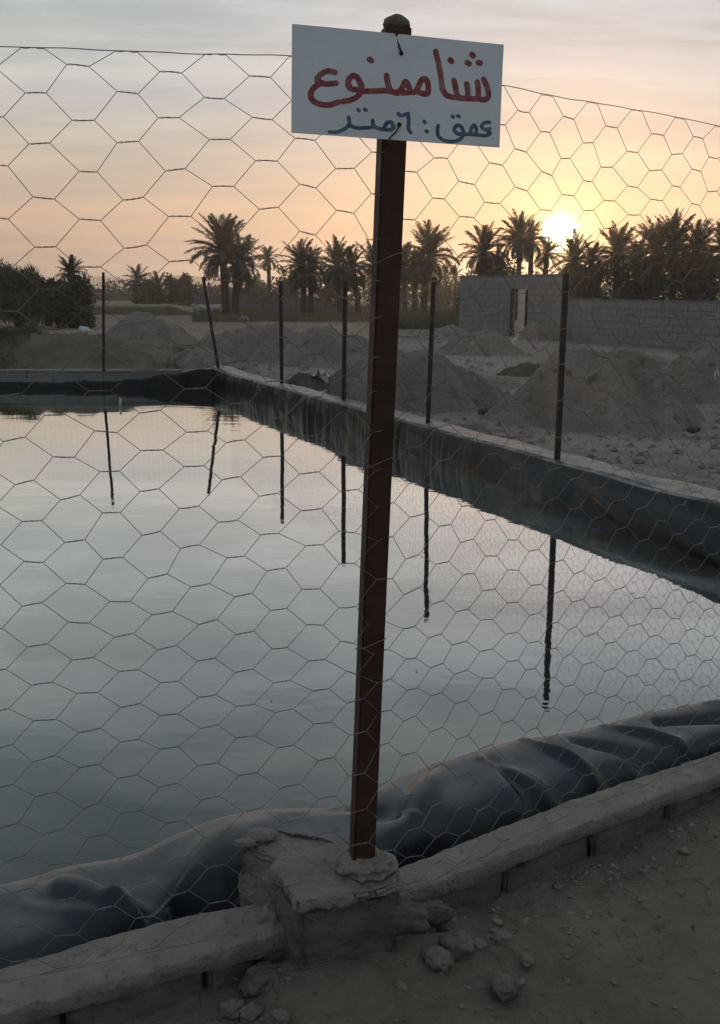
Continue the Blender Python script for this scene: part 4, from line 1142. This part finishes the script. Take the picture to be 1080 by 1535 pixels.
# ------------------------------------------------------------------ bushes and treeline
def foliage(name, C, rx, ry, rz, n, leaf, mat, label, seed, cat='bush', group=None, upright=0, kind=None, lobes=14, stems=True):
    rnd = random.Random(seed); v, f = [], []
    cl_ = []
    for k in range(lobes):
        a = rnd.random() * 6.283; r_ = math.sqrt(rnd.random()) * .8; h = rnd.uniform(.15, .95)
        cl_.append((r_ * math.cos(a) * (1.1 - .5 * h), r_ * math.sin(a) * (1.1 - .5 * h), h, rnd.uniform(.2, .42)))
    for k in range(n):
        c = rnd.choice(cl_)
        g = Vector((rnd.gauss(0, 1), rnd.gauss(0, 1), rnd.gauss(0, 1))); g = g.normalized() * c[3] * rnd.random() ** .45
        p = Vector(((c[0] + g.x) * rx, (c[1] + g.y) * ry, max(0, (c[2] + g.z * .8)) * rz))
        d = Vector((rnd.gauss(0, 1), rnd.gauss(0, 1), rnd.gauss(0, .7) + upright)).normalized()
        s = d.cross(Vector((rnd.gauss(0, 1), rnd.gauss(0, 1), rnd.gauss(0, 1)))).normalized()
        L = leaf * rnd.uniform(.6, 1.5); w_ = L * (.3 if upright < 1 else .12)
        i = len(v); v += [p - s * w_, p + s * w_, p + d * L * (1 + upright * .5)]; f.append((i, i + 1, i + 2))
    # base of each leaf triangle hangs on stems that fork from the root
    if stems:
        bm = bmesh.new()
        for c in cl_:
            e = Vector((c[0] * rx, c[1] * ry, c[2] * rz)); tube([Vector((c[0] * rx * .1, c[1] * ry * .1, -.1)), e * .5 + Vector((0, 0, .1 * rz)), e], [.05, .03, .01], 4, bm)
        root = empty(name, C, label, cat, group)
        me_ = pyobj('foliage', v, f, M[mat], root)
        bmobj('stems', bm, M['trunk'], root)
        return root
    o = pyobj(name, [(a[0] + C.x, a[1] + C.y, a[2] + C.z) for a in v], f, M[mat]); return tag(o, label, cat, group, kind)
def bush(px, foot, hw, top, Y, mat, label, n=2600, leaf=.13, upright=0, seed=None, lobes=14):
    C = AT(px, foot, Y); T = AT(px, top, Y); r_ = hw / F * Y
    C.z = min(C.z, Z_GND + .02)
    return foliage('bush', C, r_, r_ * .8, T.z - C.z, n, leaf, mat, label, px * 3 + 1, upright=upright, lobes=lobes)
bush(28, 490, 48, 408, 42, 'leaf', 'large feathery dark shrub at the left edge', 8000, .17, 1.2, lobes=26)
bush(-20, 490, 40, 405, 43, 'leaf_dark', 'dark shrub cut off by the left edge of the picture', 4000, .17, 1.0)
bush(72, 485, 34, 425, 44, 'leaf_dark', 'brownish bush between the feathery shrub and the round bush', 5000, .14, .5, lobes=18)
bush(112, 487, 46, 421, 41, 'leaf_dark', 'round dark bush under the short palm at left', 9000, .14, .2, lobes=26)
bush(222, 458, 32, 424, 80, 'leaf_dark', 'dark bush under the small palms behind the crop field', 3500, .2)
bush(266, 458, 26, 417, 84, 'leaf_dark', 'taller rounded tree at the end of the crop field', 3500, .22)
bush(290, 452, 22, 430, 90, 'leaf_dark', 'low bush right of the rounded tree by the crop field', 1800, .22)
bush(740, 450, 60, 396, 66, 'leaf_dark', 'dark thicket at the foot of the round dense palm', 4500, .2)
bush(880, 462, 60, 404, 62, 'leaf', 'olive bush mass behind the lower block wall below the sun', 5000, .2, lobes=22)
bush(960, 462, 60, 402, 60, 'leaf_dark', 'dark bush mass behind the middle of the lower block wall', 5000, .2, lobes=22)
bush(1045, 462, 60, 392, 55, 'leaf_dark', 'dark bush mass behind the right end of the lower block wall', 5500, .2, lobes=22)
bush(655, 452, 30, 428, 95, 'leaf', 'low scrub behind the large open palm', 2200, .22)
bush(430, 458, 26, 418, 85, 'leaf_dark', 'dark scrub behind the bushy double trunk palms', 2200, .22)
bush(585, 462, 40, 420, 90, 'leaf_dark', 'dark scrub behind the sign post', 3000, .24)
bush(500, 462, 36, 424, 88, 'leaf_dark', 'dark scrub behind the spiky palm', 2600, .22)
bush(380, 452, 28, 425, 100, 'leaf_dark', 'dark scrub behind the tall pair of palms', 2200, .24)
def treeline():
    rnd = random.Random(9); v, f = [], []
    for k in range(26000):
        x = rnd.uniform(-75, 75); y = rnd.uniform(118, 150)
        h = 2.4 + 1.6 * FBM(x * .12, y * .05, 2, 4) + (1.1 if x > -10 else -.9)
        p = Vector((x, y, Z_GND + max(.2, h) * rnd.random() ** .6)); L = .45 * rnd.uniform(.6, 1.5)
        d = Vector((rnd.gauss(0, 1), rnd.gauss(0, 1), rnd.gauss(0, 1))).normalized(); s = d.cross(Vector((0, .3, 1))).normalized()
        i = len(v); v += [p - s * L * .4, p + s * L * .4, p + d * L]; f.append((i, i + 1, i + 2))
    o = pyobj('treeline', v, f, M['leaf_dark']); tag(o, 'low dark line of far trees along the horizon', 'trees', kind='stuff')
treeline()

# crop field, mud building, rendered wall, grass
def crop():
    x0, x1 = AT(128, 470, 65).x, AT(296, 470, 65).x; y0, y1 = 64.5, 100; v, f = [], []; nx, ny = 90, 60
    rnd = random.Random(4)
    for i in range(nx):
        for j in range(ny):
            t = i / (nx - 1); u = j / (ny - 1)
            xl = lerp(x0, x1, t); y = lerp(y0 + 3.5 * t * t * 0, y1, u); x = xl * (y / 65)
            edge = sstep(0, .04, u) * sstep(1.0, .8, t)
            v.append((x, y, Z_GND + (.44 + .03 * rnd.random() + .04 * FBM(x * .4, y * .2, 1, 2)) * (1 if 0 < j else 0) * (.25 + .75 * sstep(1.0, .75, t))))
    o = pyobj('crop_field', v, grid_faces(nx, ny), M['wheat'], None, False)
    tag(o, 'pale green grain crop standing left of the pair of tall palms', 'crop field', kind='stuff')
    v, f = [], []
    for k in range(9000):
        t = rnd.random() ** .9; x = lerp(x0, x1, t); y = y0 - .1 + rnd.random() * .9 + (rnd.random() * 30 if k % 3 == 0 else 0); x *= y / 65
        h = (.46 + .12 * rnd.random()) * (.25 + .75 * sstep(1.0, .75, t)); i = len(v); L = rnd.gauss(0, .05); a = .012
        v += [(x - a, y, Z_GND), (x + a, y, Z_GND), (x + L, y, Z_GND + h)]; f.append((i, i + 1, i + 2))
    o2 = pyobj('crop_stalks', v, f, M['wheat'], o)
crop()
def solid_box(name, a, b, y0, y1, z0, z1, mat, parent=None):
    v = [(x, y, z) for z in (z0, z1) for (x, y) in ((a, y0), (b, y0), (b, y1), (a, y1))]
    return pyobj(name, v, [(3, 2, 1, 0), (4, 5, 6, 7), (0, 1, 5, 4), (1, 2, 6, 5), (2, 3, 7, 6), (3, 0, 4, 7)], M[mat], parent)
hb = empty('mud_building', (AT(178, 455, 104).x, 104, Z_GND), 'low brown mud building behind the crop field', 'building')
xa, xb = AT(150, 450, 104).x, AT(206, 450, 104).x
zt = AT(178, 440.5, 104).z
put(solid_box('wall', xa, xb, 104, 109, Z_GND - .2, zt, 'adobe'), hb)
put(solid_box('roof', xa - .25, xb + .25, 103.8, 109.2, zt + .005, zt + .16, 'adobe'), hb)
xw = xa - .35
put(solid_box('doorway', xa + .1, xa + .9, 103.97, 104.2, Z_GND, zt - .35, 'joint'), hb)
rw = empty('rendered_wall', (AT(385, 470, 70).x, 70, Z_GND), 'long plain grey rendered wall behind the left palms', 'wall')
put(solid_box('wall_face', AT(296, 450, 72).x, AT(484, 450, 72).x, 72, 72.3, -.2, AT(385, 445.5, 72).z, 'plaster'), rw)
for k in range(9):
    xx = lerp(AT(296, 450, 72).x, AT(484, 450, 72).x, k / 8)
    put(solid_box('pilaster', xx - .15, xx + .15, 71.85, 72.0 - .002, -.2, AT(385, 445, 72).z + .06, 'plaster'), rw)

def grass(name, n, region, hmin, hmax, label, seed):
    rnd = random.Random(seed); v, f = [], []
    for k in range(n):
        px, py = region(rnd); p = W(px, py, Z_GND); z = gz(p.x, p.y)
        for q in range(3):
            x = p.x + rnd.gauss(0, .05); y = p.y + rnd.gauss(0, .05); h = rnd.uniform(hmin, hmax); a = rnd.random() * 3.14; w_ = .006 + h * .03
            lx, ly = rnd.gauss(0, h * .3), rnd.gauss(0, h * .3); i = len(v)
            v += [(x - w_ * math.cos(a), y - w_ * math.sin(a), z - .02), (x + w_ * math.cos(a), y + w_ * math.sin(a), z - .02), (x + lx, y + ly, z + h)]; f.append((i, i + 1, i + 2))
    o = pyobj(name, v, f, M['grass']); tag(o, label, 'grass', kind='stuff')
grass('grass', 15000, lambda r: (r.uniform(290, 700), 461 + 22 * r.random() ** 1.3), .1, .4, 'dull dry scrub grass round the feet of the palms', 7)
grass('grass', 9000, lambda r: (r.uniform(585, 690), r.uniform(468, 494)), .15, .45, 'strip of dull green grass between the palms and the heaps', 2)
dep = bpy.context.evaluated_depsgraph_get(); dep.update()
def on_surface(ob, n, px0, px1, py0, py1, label, h0, h1, seed, cond=None):
    """grass tufts standing on a heap's real surface"""
    rnd = random.Random(seed); me = ob.data; off = ob.location; P = [v_.co + off for v_ in me.vertices]; v, f = [], []
    polys = [p for p in me.polygons if abs(p.normal.z) > .2]
    for k in range(n):
        pl = rnd.choice(polys); vs_ = [P[i] for i in pl.vertices]; a, b = rnd.random(), rnd.random()
        p = lerp(lerp(vs_[0], vs_[1], a), lerp(vs_[3], vs_[2], a), b)
        if FBM(p.x * .5, p.y * .5, 3, 3) < -.05: continue
        for q in range(3):
            x = p.x + rnd.gauss(0, .04); y = p.y + rnd.gauss(0, .04); h = rnd.uniform(h0, h1); ang = rnd.random() * 3.14; w_ = .01; i = len(v)
            v += [(x - w_ * math.cos(ang), y - w_ * math.sin(ang), p.z - .03), (x + w_ * math.cos(ang), y + w_ * math.sin(ang), p.z - .03), (x + rnd.gauss(0, h * .35), y + rnd.gauss(0, h * .35), p.z + h)]; f.append((i, i + 1, i + 2))
    o = pyobj('grass', v, f, M['grass']); tag(o, label, 'grass', kind='stuff')
bank = [o for o in bpy.data.objects if o.get('label', '').startswith('wide dark grassy')][0]
on_surface(bank, 9000, 0, 0, 0, 0, 'dry grass growing on the earth bank behind the far pool wall', .04, .2, 6)

# ------------------------------------------------------------------ two sheep by the palms
def sheep(px, py, Y, flip, label):
    g = Z_GND; C = AT(px, py, Y); root = empty('sheep', (C.x, C.y, g), label, 'sheep', 'sheep beside the palms')
    me = bpy.data.meshes.new('body'); 
    V = [(-.42, 0, .52), (-.2, 0, .55), (.1, 0, .56), (.36, 0, .56), (.52, 0, .66), (.62, 0, .74), (.78, 0, .66), (-.55, 0, .42)]
    E = [(0, 1), (1, 2), (2, 3), (3, 4), (4, 5), (5, 6), (0, 7)]; Rr = [.15, .19, .19, .16, .1, .09, .05, .03]
    for a, x in ((0, -.40), (3, .34)):
        for s in (-.09, .09):
            i = len(V); V += [(x, s, .34), (x - .02, s, .18), (x, s, .02)]; E += [(a, i), (i, i + 1), (i + 1, i + 2)]; Rr += [.06, .035, .03]
    me.from_pydata(V, E, []); o = me_obj('body', me, M['wool'], root)
    o.modifiers.new('s', 'SKIN'); 
    for sv, r_ in zip(me.skin_vertices[0].data, Rr): sv.radius = (r_, r_)
    me.skin_vertices[0].data[1].use_root = True
    sb = o.modifiers.new('b', 'SUBSURF'); sb.levels = 1; sb.render_levels = 1
    ears = tube([Vector((.60, -.13, .74)), Vector((.62, 0, .79)), Vector((.60, .13, .74))], [.012, .03, .012], 5)
    bmobj('ears', ears, M['wool'], root, True)
    root.rotation_euler.z = math.pi if flip else .1
    root.scale = (.95, .95, .95)
    return root
sheep(306, 470, 61, True, 'pale sheep standing left of the leaning fence post')
sheep(324, 470, 62.5, False, 'pale sheep standing close to the trunk of the tallest left palm')

# ------------------------------------------------------------------ mountains and haze
def mountains():
    n, m_ = 260, 16; v = []
    for i in range(n):
        t = i / (n - 1); px = lerp(-500, 1500, t)
        b = W(px, 440, 0).normalized(); dirx = (px - 540) / F
        x = dirx * 900
        prof = 12 + 16 * FBM(px * .0042 + 2.2, 1.3, 2, 5) + 17 * math.exp(-((px - 165) / 62) ** 2) + 13 * math.exp(-((px - 275) / 50) ** 2)
        prof = max(2, prof) * .6 * (1 if px < 420 else .55)
        for j in range(m_):
            u = j / (m_ - 1); y = 850 + 150 * u
            z = prof * math.sin(math.pi * min(1, u * 1.1)) ** .8 * (1 + .15 * FBM(x * .02, y * .02, 1, 4)) if u < .9 else 0
            v.append((x * y / 900, y, z - .5))
    o = pyobj('mountains', v, grid_faces(n, m_), M['mountain'], None, True); tag(o, kind='structure')
mountains()
hz = bmesh.new(); bmesh.ops.create_cube(hz, size=1)
for v_ in hz.verts: v_.co = Vector((v_.co.x * 2300, v_.co.y * 2300, (v_.co.z + .5) * 29 - 4))
hm = bpy.data.materials.new('haze_air'); hm.use_nodes = True; t_ = NT(hm.node_tree); t_.n.remove(t_.n['Principled BSDF'])
pv = t_.node('ShaderNodeVolumePrincipled', {'Color': (.93, .92, .92, 1), 'Density': .0011, 'Anisotropy': .7})
t_.l.new(pv.outputs[0], t_.n['Material Output'].inputs['Volume'])
ho = bmobj('haze', hz, hm); tag(ho, kind='stuff')

# ------------------------------------------------------------------ bits floating on the water, clods on the near dirt
def near_clods():
    rnd = random.Random(21); bm = bmesh.new()
    for k in range(260):
        x = rnd.uniform(-.5, 1.7); yb = (pol_at([p.xy for p in RO], x)) or 2.0
        if x < .05: yb = min(yb, 1.80)
        y = yb - .03 - abs(rnd.gauss(0, .22)); r = .004 + .012 * rnd.random() ** 3
        m4 = Matrix.Translation((x, y, gz(x, y) + r * .05)) @ Matrix.Rotation(rnd.random() * 6, 4, 'Z') @ Matrix.Diagonal((r, r * .8, r * .6, 1))
        g = bmesh.ops.create_icosphere(bm, subdivisions=2, radius=1, matrix=m4)
        sd = rnd.random() * 90
        for v in g['verts']:
            q = (v.co - m4.translation) / r; v.co += (v.co - m4.translation) * .55 * FBM(q.x * 1.3 + sd, q.y * 1.3, q.z * 1.3, 2)
    o = bmobj('clods', bm, M['clod'], None, True); tag(o, 'crumbled clods of dry earth strewn along the foot of the near wall', 'clods', kind='stuff')
near_clods()
def floats():
    rnd = random.Random(8); v, f = [], []
    for k in range(26):
        px, py = rnd.uniform(0, 1080), rnd.uniform(700, 1120); p = W(px, py, .0025); r = rnd.uniform(.002, .006); a = rnd.random() * 6; i = len(v)
        for q in range(5): v.append((p.x + r * math.cos(a + q * 1.256) * (1.6 if q % 2 else .7), p.y + r * math.sin(a + q * 1.256), .004))
        f.append(tuple(range(i, i + 5)))
    o = pyobj('floating_bits', v, f, M['twig']); tag(o, 'specks of leaf litter floating on the pool', 'litter', kind='stuff')
floats()
p = W(180, 609, .0); o = bmobj('white_stick', tube([p + Vector((0, 0, -.03)), p + Vector((.01, 0, .12))], .018, 6), M['plastic'], None, True); tag(o, 'short white stick poking out of the water by the far wall', 'stick')
